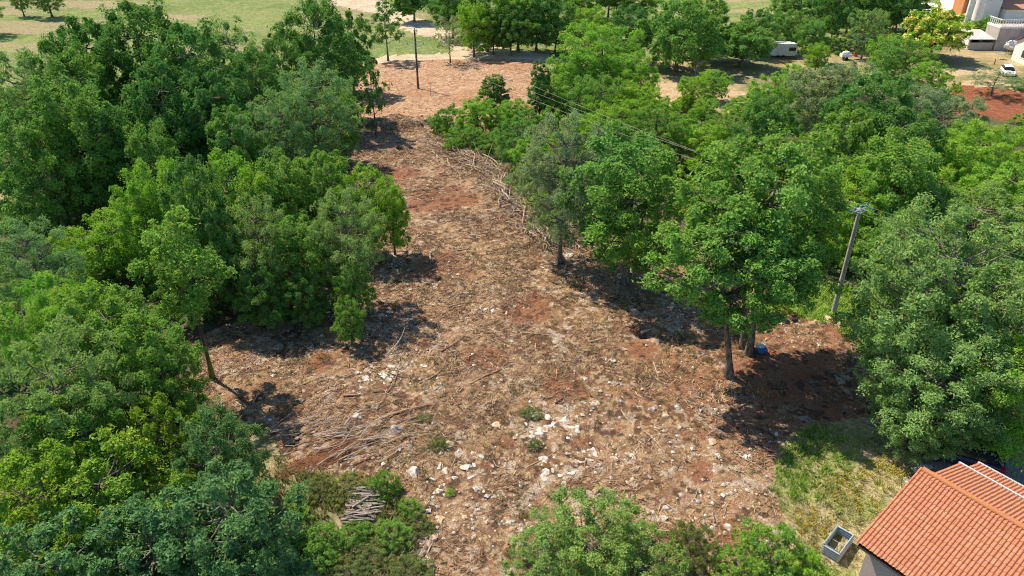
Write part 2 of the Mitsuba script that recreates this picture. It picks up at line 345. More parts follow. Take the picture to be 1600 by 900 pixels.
def build_ground():
    parts = {}
    NX, NY0, NY1 = 51.0, 12.0, 132.0
    blocks = [grid_ground(-NX, NX, NY0, NY1, 0.3, 1)]
    for b in ((-260, -NX, -30, NY1), (NX, 260, -30, NY1), (-NX, NX, -30, NY0), (-260, 260, NY1, 312)):
        blocks.append(grid_ground(*b, 1.5, 2))
    for v, f, z in blocks:
        for k in np.unique(z):
            ff = f[z == k]
            ids, inv = np.unique(ff, return_inverse=True)
            parts.setdefault(k, []).append(trimesh.Trimesh(v[ids], inv.reshape(-1, 3), process=False))
    # land beyond, to the horizon
    R = 2500.0
    for x0, x1, y0, y1 in ((-R, R, 312, R), (-R, -260, -R, 312), (260, R, -R, 312), (-260, 260, -R, -30)):
        parts['meadow'].append(trimesh.Trimesh([[x0, y0, 0], [x1, y0, 0], [x1, y1, 0], [x0, y1, 0]], [[0, 1, 2], [0, 2, 3]], process=False))
    look = {'ground': 'forest_soil', 'clearing': 'soil', 'dry_grass_ground': 'straw_soil', 'driveway': 'drive_gravel', 'scrub_ground': 'verge_soil', 'grass_strip': 'lush_soil', 'chip_field': 'chip_soil', 'bare_ground': 'yard_dust',
            'gravel_track': 'path_dust', 'red_soil_plot': 'red_soil', 'yard': 'yard_dust', 'meadow': 'meadow_grass', 'dark_track': 'verge_soil'}
    words = {'ground': 'dark leaf-covered soil under the trees', 'clearing': 'freshly cleared reddish brown soil strewn with wood debris', 'dry_grass_ground': 'pale dry mown grass beside the tiled house', 'driveway': 'shaded gravel drive behind the tiled house',
             'scrub_ground': 'weedy ground round the stacked logs', 'grass_strip': 'bright green grass strip behind the concrete pole', 'chip_field': 'orange brown field covered with wood chips', 'bare_ground': 'dry bare ground under the round trees',
             'gravel_track': 'pale dusty track curving behind the wooden pole', 'red_soil_plot': 'dark red tilled soil below the small olive tree', 'yard': 'tan dry yard in front of the far buildings', 'meadow': 'pale green meadow beyond the trees', 'dark_track': 'grassy track in deep shade between two rows of trees'}
    names = {'meadow': 'field', 'yard': 'yard_ground', 'dark_track': 'grass_path'}
    for k, ms in parts.items():
        put(names.get(k, k), join(ms), look[k], smooth=True, label=words[k], kind='structure')


build_ground()


# ------------------------------------------------------------------ trees
def far_points(r, cand, n):
    """n of the candidates, spread evenly."""
    pick = [int(r.integers(len(cand)))]
    d = np.linalg.norm(cand - cand[pick[0]], axis=1)
    for _ in range(n - 1):
        k = int(np.argmax(d))
        pick.append(k)
        d = np.minimum(d, np.linalg.norm(cand - cand[k], axis=1))
    return cand[pick]


def leaf_faces(r, p, n, size, aspect=0.55):
    """A folded leaf of four corners at every point."""
    m = len(p)
    t = unit(np.cross(n, r.normal(size=(m, 3))))
    b = np.cross(n, t)
    s = (size * 0.90 * r.uniform(0.5, 1.45, m))[:, None]
    k = 0.30 * aspect * s * n
    v = np.stack([p - t * s, p + b * s * aspect + k, p + t * s - 0.25 * s * n, p - b * s * aspect + k], 1).reshape(-1, 3)
    i = np.arange(m) * 4
    f = np.vstack([np.stack([i, i + 1, i + 2], 1), np.stack([i, i + 2, i + 3], 1)])
    return trimesh.Trimesh(v, f, process=False)


def crown_shape(t, kind):
    if kind == 'round':
        return np.sqrt(np.clip(1 - (2 * (t - 0.46) / 1.08) ** 2, 0, 1)) * (0.82 + 0.18 * np.clip(1.6 - 2 * t, 0, 1))
    if kind == 'tall':
        return np.clip(1 - (np.abs(t - 0.38) / 0.64) ** 2.2, 0, 1) ** 0.75
    if kind == 'spread':
        return np.clip(1 - (np.abs(t - 0.58) / 0.60) ** 2.4, 0, 1) ** 0.6
    if kind == 'high':                                              # narrow skirt, widest above the middle
        return np.clip(1 - (np.abs(t - 0.56) / 0.56) ** 1.9, 0, 1) ** 0.56
    return np.clip(1 - np.clip(t, 0, 1) ** 2.6, 0, 1) ** 0.5        # bush: widest at the ground


def make_tree(seed, h, w, base, kind, clumps, clump_r, sprays, leaves, size, flat=0.45, spread=0.48, trunk_r=0.2, stems=1, lean=0.0, inner=0.55, aspect=0.55, lump=0.35, lobes=9):
    """(trunk and limbs, crown) of one tree of height h and crown width w; the crown starts at base * h."""
    r = np.random.default_rng(seed)
    hc = h * (1 - base)
    # the crown is made of a few boughs of different size, so its outline is uneven
    nl = lobes
    lr = w * r.uniform(0.17, 0.29, nl)
    lt = np.linspace(0.08, 0.92, nl) + r.uniform(-0.07, 0.07, nl)
    la = np.arange(nl) * 2.4 + r.uniform(-0.5, 0.5, nl)
    lrad = np.maximum(crown_shape(np.clip(lt, 0, 1), kind) * w / 2 - lr * 0.85, 0) * r.uniform(0.75, 1.12, nl)
    lc = np.stack([lrad * np.cos(la), lrad * np.sin(la), h * base + lr * 0.55 + lt * (hc - 1.45 * lr)], -1)
    n0 = 3600
    which = r.choice(nl, n0, p=lr ** 2 / np.sum(lr ** 2))
    q = unit(r.normal(size=(n0, 3))) * (r.uniform(inner ** 3, 1, n0) ** (1 / 3) * lr[which])[:, None] * np.array([1, 1, 0.82])
    c = lc[which] + q
    dd = np.linalg.norm((c[:, None] - lc[None]) / [1, 1, 0.82], axis=2) / lr[None]
    dd[np.arange(n0), which] = 9
    keep_ = (dd.min(1) > 0.62) & (c[:, 2] > max(h * base * 0.9, clump_r * 0.4)) & (c[:, 2] < h - clump_r * 0.5)
    c = c[keep_]
    c[:, 0] += lean * (c[:, 2] / h) ** 2
    c = far_points(r, c, clumps)
    cr = clump_r * r.uniform(0.5, 1.2, clumps)
    # sprays on each clump, mostly on its upper and outer side
    d = unit(r.normal(size=(clumps, sprays, 3)) + np.array([0, 0, 0.45]) + 0.5 * unit(c * [1, 1, 0])[:, None])
    outw = unit(c - np.array([0, 0, h * (base + (1 - base) * 0.35)]) + r.normal(size=c.shape) * 0.6)        # shoots run outward along the bough
    sp = c[:, None] + d * (cr[:, None] * r.uniform(0.30, 1.05, (clumps, sprays)))[..., None] * np.array([1, 1, 0.72]) + outw[:, None] * (cr[:, None] * r.normal(0.1, 0.36, (clumps, sprays)))[..., None]
    sp = sp.reshape(-1, 3)
    sd = unit(d.reshape(-1, 3) + np.array([0, 0, 0.55]))
    sr = clump_r * 0.40 * r.uniform(0.35, 1.6, len(sp))
    m = np.maximum((leaves * r.uniform(0.5, 1.4, len(sp))).astype(int), 3)
    idx = np.repeat(np.arange(len(sp)), m)
    off = r.normal(size=(len(idx), 3)) * 0.56
    ax = sd[idx]
    off -= ax * (np.sum(off * ax, 1) * (1 - flat))[:, None]
    # the rim of a spray droops
    p = sp[idx] + off * sr[idx][:, None] - ax * (0.22 * np.sum(off * off, 1) * sr[idx])[:, None]
    n = unit(ax + spread * r.normal(size=ax.shape))
    p[:, 2] = np.maximum(p[:, 2], 0.05)
    crown = leaf_faces(r, p, n, size, aspect)
    # trunk, limbs and branches
    wood = []
    top = np.array([lean * 0.8, 0, h * (base + (1 - base) * 0.72)])
    for s in range(stems):
        a0 = s * 2 * np.pi / stems + r.uniform(0, 1)
        foot = np.array([np.cos(a0), np.sin(a0), 0]) * (0.0 if stems == 1 else trunk_r * 1.3)
        head = top + np.array([np.cos(a0), np.sin(a0), 0]) * (0 if stems == 1 else w * 0.16)
        q = np.linspace(0, 1, 9)[:, None]
        path = foot + (head - foot) * q + np.stack([np.sin(q[:, 0] * 5 + seed) * 0.16, np.cos(q[:, 0] * 4 + seed) * 0.16, 0 * q[:, 0]], -1) * q * (h / 10)
        path[0, 2] = -0.35
        rr = trunk_r * (1 - 0.80 * q[:, 0]) * (1 if stems == 1 else 0.75)
        rr[0] *= 1.7
        rr[1] *= 1.05
        wood.append((path, rr, 8))
    mains = [w_[0] for w_ in wood]
    order = np.argsort(c[:, 2])
    for k in order:
        path = mains[int(r.integers(len(mains)))]
        want = c[k, 2] - 0.45 * np.hypot(c[k, 0] - lean * 0.5, c[k, 1]) - 0.3
        j = int(np.clip(np.searchsorted(path[:, 2], max(want, h * base * 0.75)), 2, len(path) - 1))
        q = np.linspace(0, 1, 5)[:, None]
        s0 = path[j]
        mid = s0 + (c[k] - s0) * q
        mid[:, 2] -= np.sin(q[:, 0] * np.pi) * 0.10 * np.linalg.norm(c[k] - s0)
        mid += r.normal(size=mid.shape) * 0.05 * np.sin(q * np.pi) * np.linalg.norm(c[k] - s0)
        r0 = min(trunk_r * 0.42, 0.018 * np.linalg.norm(c[k] - s0) + 0.02)
        wood.append((mid, r0 * (1 - 0.75 * q[:, 0]), 5))
        for u_ in sp.reshape(clumps, sprays, 3)[k][: min(4, sprays)]:
            wood.append((np.stack([c[k] - [0, 0, 0.1], (c[k] + u_) / 2 + r.normal(size=3) * 0.06, u_]), np.array([r0 * 0.3, r0 * 0.22, 0.006]), 3))
    return join([tube(*x, caps=False) for x in wood]), crown


GROUPS = {}


def species(name, leaf, shape, bark_key='bark', extra=None):
    trunk, crown = shape
    d = {'type': 'shapegroup', 'trunk': mikit.ply(trunk, bark_key, smooth=True), 'crown': mikit.ply(crown, leaf)}
    if extra:
        d['blossom'] = mikit.ply(extra, 'leaf_blossom')
    scene[name] = d
    GROUPS[name] = (crown.bounds[1][2], 2 * np.percentile(np.hypot(crown.vertices[:, 0], crown.vertices[:, 1]), 97))


oakA = make_tree(11, 13, 9, 0.22, 'round', 62, 1.10, 9, 74, 0.130)
oakB = make_tree(12, 13, 8.5, 0.18, 'high', 64, 1.02, 9, 72, 0.128, lump=0.5, trunk_r=0.26)
oakC = make_tree(13, 12, 9, 0.12, 'round', 66, 1.02, 9, 70, 0.128, lump=0.55)
trioA = make_tree(14, 16, 9.0, 0.36, 'high', 74, 0.95, 9, 74, 0.125, trunk_r=0.26, lump=0.5, lean=-2.6)
trioB = make_tree(15, 17, 9.5, 0.32, 'high', 84, 1.05, 9, 74, 0.125, trunk_r=0.27, stems=3, lump=0.5, lean=-1.0)
airyA = make_tree(21, 10, 8, 0.16, 'spread', 62, 0.95, 9, 55, 0.115, flat=0.4, spread=0.7, lump=0.55, aspect=0.45)
airyB = make_tree(22, 10, 6.5, 0.10, 'tall', 60, 0.85, 9, 52, 0.115, flat=0.4, spread=0.7, lump=0.55, aspect=0.45)
fineA = make_tree(31, 13, 9, 0.20, 'high', 88, 0.85, 9, 48, 0.10, spread=0.5, lump=0.45, aspect=0.45)
fineB = make_tree(32, 12, 9.5, 0.10, 'spread', 96, 0.85, 9, 46, 0.11, spread=0.5, lump=0.5, aspect=0.45)
holmA = make_tree(41, 8, 7.5, 0.05, 'bush', 70, 0.75, 9, 52, 0.105, spread=0.6, lump=0.45)
holmB = make_tree(42, 8.5, 8, 0.06, 'round', 74, 0.75, 9, 52, 0.105, spread=0.6, lump=0.5)
mapleA = make_tree(51, 7.5, 7, 0.05, 'bush', 70, 0.70, 9, 50, 0.10, flat=0.35, spread=0.55, lump=0.55)
mapleB = make_tree(52, 8, 6, 0.06, 'tall', 60, 0.70, 9, 50, 0.10, flat=0.35, spread=0.55, lump=0.55)
thinA = make_tree(61, 10, 6.5, 0.33, 'round', 26, 0.85, 8, 42, 0.14, lump=0.5, inner=0.2, trunk_r=0.17)
thinB = make_tree(62, 8, 5.5, 0.30, 'round', 30, 0.80, 8, 34, 0.10, lump=0.4, inner=0.2, trunk_r=0.13, aspect=0.35)
slimA = make_tree(63, 13, 4.6, 0.44, 'tall', 24, 0.8, 8, 40, 0.13, lump=0.4, trunk_r=0.14, lean=-1.2, lobes=7)
roundA = make_tree(71, 11, 12, 0.17, 'round', 76, 1.25, 9, 42, 0.20, lump=0.2, trunk_r=0.3)
roundB = make_tree(72, 9, 8.5, 0.22, 'round', 60, 1.0, 9, 40, 0.19, lump=0.3, trunk_r=0.22)
bushA = make_tree(81, 3.6, 5.0, 0.0, 'bush', 60, 0.48, 9, 52, 0.055, spread=0.6, lump=0.45, trunk_r=0.05, stems=3)
bushB = make_tree(82, 3.2, 3.6, 0.0, 'bush', 46, 0.42, 8, 46, 0.062, spread=0.6, lump=0.5, trunk_r=0.05, stems=3)
ivyA = make_tree(83, 7.5, 3.0, 0.0, 'bush', 80, 0.42, 8, 30, 0.10, spread=0.7, trunk_r=0.12, inner=0.5, lobes=34)
rB = np.random.default_rng(5)
bl = roundB[1].vertices.reshape(-1, 4, 3)
bl = bl[(meshkit.noise(bl[:, 0] / 0.8, 77) > 0.50) & (rB.random(len(bl)) < 0.6) & (bl[:, 0, 2] > 3.0)]
blossom = leaf_faces(rB, bl.mean(1) + rB.normal(size=(len(bl), 3)) * 0.12 + unit(bl.mean(1) - [0, 0, 5.0]) * 0.12, unit(rB.normal(size=(len(bl), 3)) + [0, 0, 1]), 0.24)

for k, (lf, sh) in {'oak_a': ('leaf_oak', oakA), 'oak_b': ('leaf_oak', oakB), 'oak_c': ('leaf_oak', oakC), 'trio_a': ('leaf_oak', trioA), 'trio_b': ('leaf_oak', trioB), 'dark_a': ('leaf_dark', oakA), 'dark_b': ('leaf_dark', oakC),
                    'light_a': ('leaf_light', airyA), 'light_b': ('leaf_light', airyB), 'mid_a': ('leaf_oak', airyA), 'grey_a': ('leaf_grey', fineA), 'grey_b': ('leaf_grey', fineB), 'olive_a': ('leaf_olive', fineA), 'olive_b': ('leaf_olive', fineB),
                    'holm_a': ('leaf_holm', holmA), 'holm_b': ('leaf_holm', holmB), 'maple_a': ('leaf_maple', mapleA), 'maple_b': ('leaf_maple', mapleB), 'thin_oak': ('leaf_dark', thinA), 'thin_olive': ('leaf_olive', thinB),
                    'round_a': ('leaf_oak', roundA), 'round_b': ('leaf_oak', roundB), 'round_dark': ('leaf_dark', roundB), 'bush_fine': ('leaf_fresh', bushA), 'bush_light': ('leaf_light', bushB), 'bush_oak': ('leaf_oak', bushB), 'bush_brush': ('leaf_brush', bushA), 'ivy': ('leaf_dark', ivyA)}.items():
    species('shape_' + k, lf, sh)
species('shape_slim', 'leaf_oak', slimA, 'mossy_bark')
species('shape_blossom', 'leaf_light', roundB, extra=blossom)
floorA = make_tree(91, 3.4, 4.4, 0.0, 'bush', 26, 0.55, 7, 24, 0.13, spread=0.6, lump=0.5, trunk_r=0.04)
floorB = make_tree(92, 3.0, 4.0, 0.0, 'bush', 22, 0.60, 7, 26, 0.12, spread=0.6, lump=0.5, trunk_r=0.04)
# bushes without a part of their own for the wood, for the mass of undergrowth
for k, lf, sh in (('floor_a', 'leaf_oak', floorA), ('floor_b', 'leaf_dark', floorB), ('floor_c', 'leaf_light', floorA)):
    scene['shape_' + k] = {'type': 'shapegroup', 'leaves': mikit.ply(sh[1], lf)}
    GROUPS['shape_' + k] = (sh[1].bounds[1][2], 2 * np.percentile(np.hypot(sh[1].vertices[:, 0], sh[1].vertices[:, 1]), 97))

NT = np.random.default_rng(2024)
SPOTS = []


def plant(kind, xy, h, w, name, label, cat='tree', group=None, turn=None):
    key = numbered(name)
    H0, W0 = GROUPS['shape_' + kind]
    x, y = xy
    SPOTS.append((x, y, w))
    scene[key] = {'type': 'instance', 'shapegroup': {'type': 'ref', 'id': 'shape_' + kind},
                  'to_world': T().translate([x, y, hz(x, y) - 0.05]).rotate([0, 0, 1], NT.uniform(0, 360) if turn is None else turn).scale([w / W0, w / W0, h / H0])}
    tag(key, label, cat, group)
    return key


TREES = [
    ('holm_b', (-14.89, 27.97), 7.5, 5.2, 'holm_oak', 'blue-green bushy oak nearest the lower left corner of the cleared soil', 'tree'),
    ('holm_a', (-12.60, 22.83), 8, 7.5, 'holm_oak', 'large blue-green oak filling the bottom edge left of the weedy log pile ground', 'tree'),
    ('holm_b', (-15.42, 21.65), 7, 7, 'holm_oak', 'blue-green oak on the bottom edge between the yellow-green maples and the largest blue-green oak', 'tree'),
    ('holm_a', (-18.94, 20.64), 7, 7.5, 'holm_oak', 'blue-green oak in the bottom left corner of the photo', 'tree'),
    ('holm_b', (-10.68, 21.40), 5, 3.8, 'holm_oak', 'low blue-green oak at the bottom edge, closest to the weedy ground', 'tree'),
    ('maple_a', (-18.71, 25.16), 7.5, 8, 'maple_tree', 'wide yellow-green maple left of the large blue-green oak', 'tree'),
    ('maple_b', (-21.51, 24.53), 7.5, 7, 'maple_tree', 'yellow-green maple on the left edge above the corner oak', 'tree'),
    ('maple_b', (-18.59, 29.52), 6.5, 4.6, 'maple_tree', 'small yellow-green maple beside the deep shade under the slim leaning tree', 'tree'),
    ('maple_a', (-18.15, 22.06), 6, 5, 'maple_tree', 'yellowish maple wedged between two blue-green oaks at the bottom left', 'tree'),
    ('grey_b', (-23.32, 29.95), 10, 7.20, 'oak_tree', 'bluish green oak on the left edge above the yellow-green maples', 'tree'),
    ('oak_c', (-23.39, 35.51), 9.5, 6.75, 'oak_tree', 'broad mid-green oak left of the deep shade and the slim leaning trunk', 'tree'),
    ('oak_b', (-20.01, 34.28), 8.5, 5.22, 'oak_tree', 'lower mid-green oak at the edge of the deep shade on the left', 'tree'),
    ('oak_c', (-22.42, 28.87), 7.5, 5.40, 'oak_tree', 'dark mid-green oak just above the wide yellow-green maple', 'tree'),
    ('light_b', (-25.63, 37.12), 9, 5.85, 'ash_tree', 'light green tree on the left, in front of the low scrub', 'tree'),
    ('light_a', (-29.05, 37.88), 9, 6.30, 'ash_tree', 'light green tree on the left edge below the dark bluish oak', 'tree'),
    ('grey_a', (-34.00, 46.02), 9, 6.30, 'oak_tree', 'dark bluish green oak on the left edge beside the shaded track', 'tree'),
    ('light_a', (-33.70, 53.82), 6, 7.20, 'ash_tree', 'low light green tree spreading along the near side of the shaded track', 'tree'),
    ('light_b', (-29.17, 53.16), 9.5, 5.40, 'ash_tree', 'light green tree at the right end of the shaded track', 'tree'),
    ('light_a', (-27.62, 54.41), 11, 6.30, 'ash_tree', 'tall light green tree rising over the shaded track', 'tree'),
    ('dark_b', (-23.09, 49.32), 12.5, 5.40, 'oak_tree', 'dark tall oak among light green trees in the left wood', 'tree'),
    ('oak_b', (-32.72, 63.77), 10.5, 5.40, 'oak_tree', 'round-topped green oak at the far edge of the left wood by the shaded track', 'tree'),
    ('oak_c', (-26.19, 67.04), 11, 6.30, 'oak_tree', 'green oak behind the light green trees, below the power lines', 'tree'),
    ('light_a', (-22.88, 55.40), 10.5, 7.20, 'ash_tree', 'light green tree in the middle of the left wood', 'tree'),
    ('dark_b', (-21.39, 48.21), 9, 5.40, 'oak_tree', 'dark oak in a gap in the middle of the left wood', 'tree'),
    ('grey_a', (-18.63, 48.39), 10, 5.67, 'oak_tree', 'pale mid-green oak with visible branches near the middle of the left wood', 'tree'),
    ('oak_b', (-24.17, 46.58), 6, 3.60, 'oak_tree', 'low dark-based oak left of the slim leaning tree', 'tree'),
    ('slim', (-20.14, 39.74), 12.5, 5.5, 'slim_tree', "slim tree with a mossy leaning trunk standing in the shade at the clearing's left tip", 'tree'),
    ('grey_a', (-12.40, 49.34), 10, 6.30, 'oak_tree', 'big pale green oak on the left edge of the clearing', 'tree'),
    ('light_a', (-12.13, 57.49), 8.5, 5.85, 'ash_tree', 'bright green tree overhanging the clearing from the left', 'tree'),
    ('light_b', (-10.36, 57.97), 6.5, 3.24, 'ash_tree', 'small bright green tree reaching farthest over the clearing from the left', 'tree'),
    ('oak_b', (-18.57, 56.82), 10, 6.30, 'oak_tree', 'mid-green oak left of the bright overhanging tree', 'tree'),
    ('oak_c', (-16.23, 58.71), 9.5, 6.30, 'oak_tree', 'dense green oak beside the shaded top of the clearing', 'tree'),
    ('oak_b', (-16.47, 49.34), 8, 5.40, 'oak_tree', 'mid-green oak left of the pale oak on the clearing edge', 'tree'),
    ('oak_c', (-11.88, 47.19), 4.8, 3.24, 'oak_tree', 'low dark oak beneath the big pale oak on the clearing edge', 'tree'),
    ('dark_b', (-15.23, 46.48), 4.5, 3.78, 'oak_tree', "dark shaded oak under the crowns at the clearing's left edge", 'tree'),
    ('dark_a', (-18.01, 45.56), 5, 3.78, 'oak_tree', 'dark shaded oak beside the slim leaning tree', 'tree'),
    ('oak_c', (-11.57, 43.97), 4, 2.34, 'oak_tree', "small fresh green oak in the shade right at the clearing's left edge", 'tree'),
    ('grey_a', (-20.60, 73.00), 14, 10, 'oak_tree', 'grey-green oak in front of the tall dark oak left of the wooden pole', 'tree'),
    ('grey_b', (-22.41, 68.83), 12, 8, 'oak_tree', 'grey-green oak on the left flank of the large grey-green oak', 'tree'),
    ('oak_b', (-19.38, 80.30), 9, 5.5, 'oak_tree', 'green oak on the right flank of the large grey-green oak', 'tree'),
    ('dark_a', (-24.74, 95.04), 16, 11, 'oak_tree', 'tall dark oak at the top, left of the pale track', 'tree'),
    ('dark_b', (-23.41, 108.98), 12, 7, 'oak_tree', 'dark oak on the right side of the tall dark oak, nearest the pale track', 'tree'),
    ('dark_a', (-26.75, 87.35), 13, 7, 'oak_tree', 'dark oak on the left side of the tall dark oak, by the meadow', 'tree'),
    ('thin_oak', (-17.25, 90.52), 10, 4.5, 'leaning_tree', 'dark leaning tree with a bare trunk at the top left corner of the clearing', 'tree'),
    ('dark_a', (-40.34, 81.47), 18, 12, 'oak_tree', 'tallest dark oak in the row along the meadow, at the left', 'tree'),
    ('dark_b', (-45.53, 80.97), 16.5, 10, 'oak_tree', 'dark oak left of the tallest oak in the row along the meadow', 'tree'),
    ('dark_a', (-33.71, 77.31), 16.5, 11, 'oak_tree', 'dark oak right of the tallest oak in the row along the meadow', 'tree'),
    ('grey_a', (-32.65, 87.79), 15.5, 10, 'oak_tree', 'greyish oak at the right end of the row along the meadow', 'tree'),
    ('dark_b', (-34.17, 71.64), 14, 9, 'oak_tree', 'dark oak in front of the tallest oaks along the meadow', 'tree'),
    ('oak_c', (-45.33, 74.51), 15.5, 10, 'oak_tree', 'mid-green oak toward the left end of the row along the meadow', 'tree'),
    ('oak_b', (-40.52, 66.63), 14, 9, 'oak_tree', 'lighter green oak standing out in front of the row on the left', 'tree'),
    ('grey_a', (-46.18, 70.11), 15.5, 9, 'oak_tree', 'pale grey-green oak on the left edge, in the row along the meadow', 'tree'),
    ('oak_c', (-43.02, 62.54), 12, 8.10, 'oak_tree', 'yellowish green oak on the left edge in front of the row', 'tree'),
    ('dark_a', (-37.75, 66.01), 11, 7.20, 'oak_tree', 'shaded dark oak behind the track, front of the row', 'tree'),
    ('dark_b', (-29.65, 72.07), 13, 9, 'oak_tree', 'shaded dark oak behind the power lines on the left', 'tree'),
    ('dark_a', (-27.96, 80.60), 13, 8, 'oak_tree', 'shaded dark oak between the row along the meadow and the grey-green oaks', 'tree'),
    ('grey_b', (-41.78, 62.51), 6.5, 3.60, 'oak_tree', 'small silvery green tree catching sun in the deep shade on the left', 'tree'),
    ('oak_b', (-103.72, 174.17), 9, 8, 'field_tree', 'tree with a bare trunk standing alone on the meadow at the top left', 'tree'),
    ('oak_b', (-111.00, 175.78), 9, 5, 'field_tree', 'thin-trunked tree left of the lone meadow tree', 'tree'),
    ('grey_b', (-105.42, 154.15), 9, 9, 'field_tree', 'greyish tree on the meadow at the left border', 'tree'),
    ('thin_oak', (-21.24, 128.55), 10.2, 7.5, 'field_oak', 'open-crowned oak with a clear trunk left of the wooden pole', 'tree'),
    ('round_dark', (-20.83, 164.33), 10, 9, 'field_oak', 'dark round tree standing on the pale track behind the wooden pole', 'tree'),
    ('thin_olive', (-10.43, 126.72), 8, 6, 'olive_tree', 'thin grey olive tree at the edge of the chip-covered field', 'tree'),
    ('light_b', (-6.64, 131.87), 9.5, 7, 'ash_tree', 'light green tree with a bare trunk right of the thin grey olive', 'tree'),
    ('oak_b', (-3.30, 133.34), 8, 5, 'oak_tree', 'green tree between the light green tree and the dark tree by the track', 'tree'),
    ('round_dark', (-0.23, 132.35), 8.5, 6.5, 'oak_tree', 'dark tree with a thin trunk at the right end of the chip-covered field', 'tree'),
    ('dark_b', (4.44, 137.40), 11, 10, 'oak_tree', 'big dark tree at the end of the pale track, above the bushes', 'tree'),
    ('dark_a', (-11.38, 147.24), 10, 9, 'oak_tree', 'dark tree in the top row, just right of the pale track', 'tree'),
    ('oak_c', (-4.44, 136.06), 11, 10, 'oak_tree', 'green tree in the top row above the light green tree with the bare trunk', 'tree'),
    ('oak_b', (1.11, 135.78), 10, 9, 'oak_tree', 'green tree in the top row behind the big dark tree', 'tree'),
    ('oak_c', (7.89, 137.93), 10, 9, 'oak_tree', 'green tree in the top row right of the big dark tree', 'tree'),
    ('light_b', (13.92, 135.46), 9, 8, 'ash_tree', 'light green tree in the top row near the middle', 'tree'),
    ('dark_b', (19.62, 129.01), 10, 9, 'oak_tree', 'bluish dark tree in the top row left of the great round oak', 'tree'),
    ('light_a', (12.52, 104.03), 12, 13, 'robinia_tree', 'wide light green tree in the middle above the cleared lane', 'tree'),
    ('light_a', (8.57, 101.54), 9, 8, 'robinia_tree', 'feathery light green tree left of the wide light green tree', 'tree'),
    ('light_b', (16.01, 99.57), 9, 8, 'robinia_tree', "feathery light green tree beside the great round oak's left side", 'tree'),
    ('mid_a', (11.02, 91.62), 8, 8, 'robinia_tree', 'mid-green feathery tree in front of the wide light green tree', 'tree'),
    ('light_b', (15.72, 90.94), 7, 7, 'robinia_tree', 'light green tree with gaps showing dry ground, right of the wide light tree', 'tree'),
    ('round_a', (27.30, 124.06), 12.5, 14, 'field_oak', 'great round dark oak casting a shadow on the dry ground', 'tree'),
    ('round_b', (38.90, 126.72), 8.5, 10, 'field_oak', 'smaller round oak right of the great round oak', 'tree'),
    ('oak_c', (33.54, 132.44), 11, 10, 'oak_tree', 'green tree in the top row behind the great round oak', 'tree'),
    ('dark_b', (43.12, 135.78), 8, 7.5, 'oak_tree', 'dark tree in the top row behind the smaller round oak', 'tree'),
    ('oak_b', (51.88, 130.91), 7.5, 6, 'oak_tree', "mid-green tree at the white caravan's right end", 'tree'),
    ('oak_c', (50.40, 138.86), 7.5, 7, 'oak_tree', 'tall tree in the top row above the white caravan', 'tree'),
    ('dark_a', (59.91, 142.79), 12, 8, 'oak_tree', 'dark tall tree in the top row right of the white caravan', 'tree'),
    ('dark_b', (68.83, 151.01), 12, 9, 'oak_tree', 'darkest tall tree in the top row', 'tree'),
    ('dark_a', (75.13, 149.78), 11, 8, 'oak_tree', 'dark tall tree in the top row left of the yellow blossoming tree', 'tree'),
    ('grey_b', (62.05, 133.46), 9, 7, 'oak_tree', 'grey-green tree in front of the darkest tall trees', 'tree'),
    ('light_a', (59.68, 119.67), 7, 7, 'ash_tree', 'green spreading tree left of the yellow blossoming tree', 'tree'),
    ('mid_a', (59.29, 113.04), 8, 9, 'ash_tree', 'green feathery tree below the yellow blossoming tree', 'tree'),
    ('blossom', (74.10, 133.34), 9.5, 11, 'blossoming_tree', 'tree covered in yellow blossom in front of the far yard', 'tree'),
    ('light_b', (50.74, 124.82), 5, 4.5, 'ash_tree', 'small light green tree between the caravan and the green-roofed shelter', 'tree'),
    ('light_a', (60.46, 106.67), 6, 6, 'ash_tree', 'light green tree at the edge of the tan yard, below the yellow blossoming tree', 'tree'),
    ('thin_olive', (71.42, 109.25), 4.2, 8, 'olive_tree', 'small round olive tree on dark red tilled soil', 'tree'),
    ('bush_oak', (77.57, 112.84), 2, 4, 'shrub', 'dark shrub at the right border beside the white buildings', 'shrub'),
    ('round_b', (91.67, 147.17), 5, 8, 'garden_tree', 'dark garden tree in front of the white round tower', 'tree'),
    ('bush_oak', (-8.05, 91.74), 4, 5.5, 'shrub', 'dark green shrub at the left of the thicket beside the raw bank', 'shrub'),
    ('light_b', (-4.38, 91.04), 5, 6, 'shrub', 'bright green bush of the thicket beside the raw bank', 'shrub'),
    ('ivy', (-2.41, 99.86), 5, 4.6, 'ivy_covered_trunk', 'ivy-covered trunk rising at the back of the thicket beside the raw bank', 'ivy'),
    ('bush_light', (-1.21, 91.74), 4, 5, 'shrub', 'bright green bush right of the ivy-covered trunk of the thicket', 'shrub'),
    ('bush_oak', (-6.12, 85.76), 3, 5, 'shrub', 'low blue-green bush at the front of the thicket beside the raw bank', 'shrub'),
    ('bush_oak', (-2.24, 83.33), 3, 5, 'shrub', 'low dark bush at the front right of the thicket', 'shrub'),
    ('mid_a', (0.70, 78.49), 6, 6, 'robinia_tree', 'green tree left of the olive-grey oak', 'tree'),
    ('light_b', (2.02, 75.02), 5, 5, 'robinia_tree', 'bright green sapling in front of the olive-grey oak', 'tree'),
    ('ivy', (3.68, 96.12), 7.8, 3.6, 'ivy_covered_trunk', 'dark ivy-covered column crossed by the power lines', 'ivy'),
    ('bush_oak', (0.79, 71.45), 3, 3.4, 'shrub', "blue-green bush at the foot of the olive-grey oak's left side", 'shrub'),
    ('bush_light', (2.69, 66.93), 2.2, 3, 'shrub', 'bright bush behind the brushwood bank', 'shrub'),
    ('bush_oak', (3.67, 62.34), 2.2, 3, 'shrub', 'dark bush at the foot of the olive-grey oak near its trunk', 'shrub'),
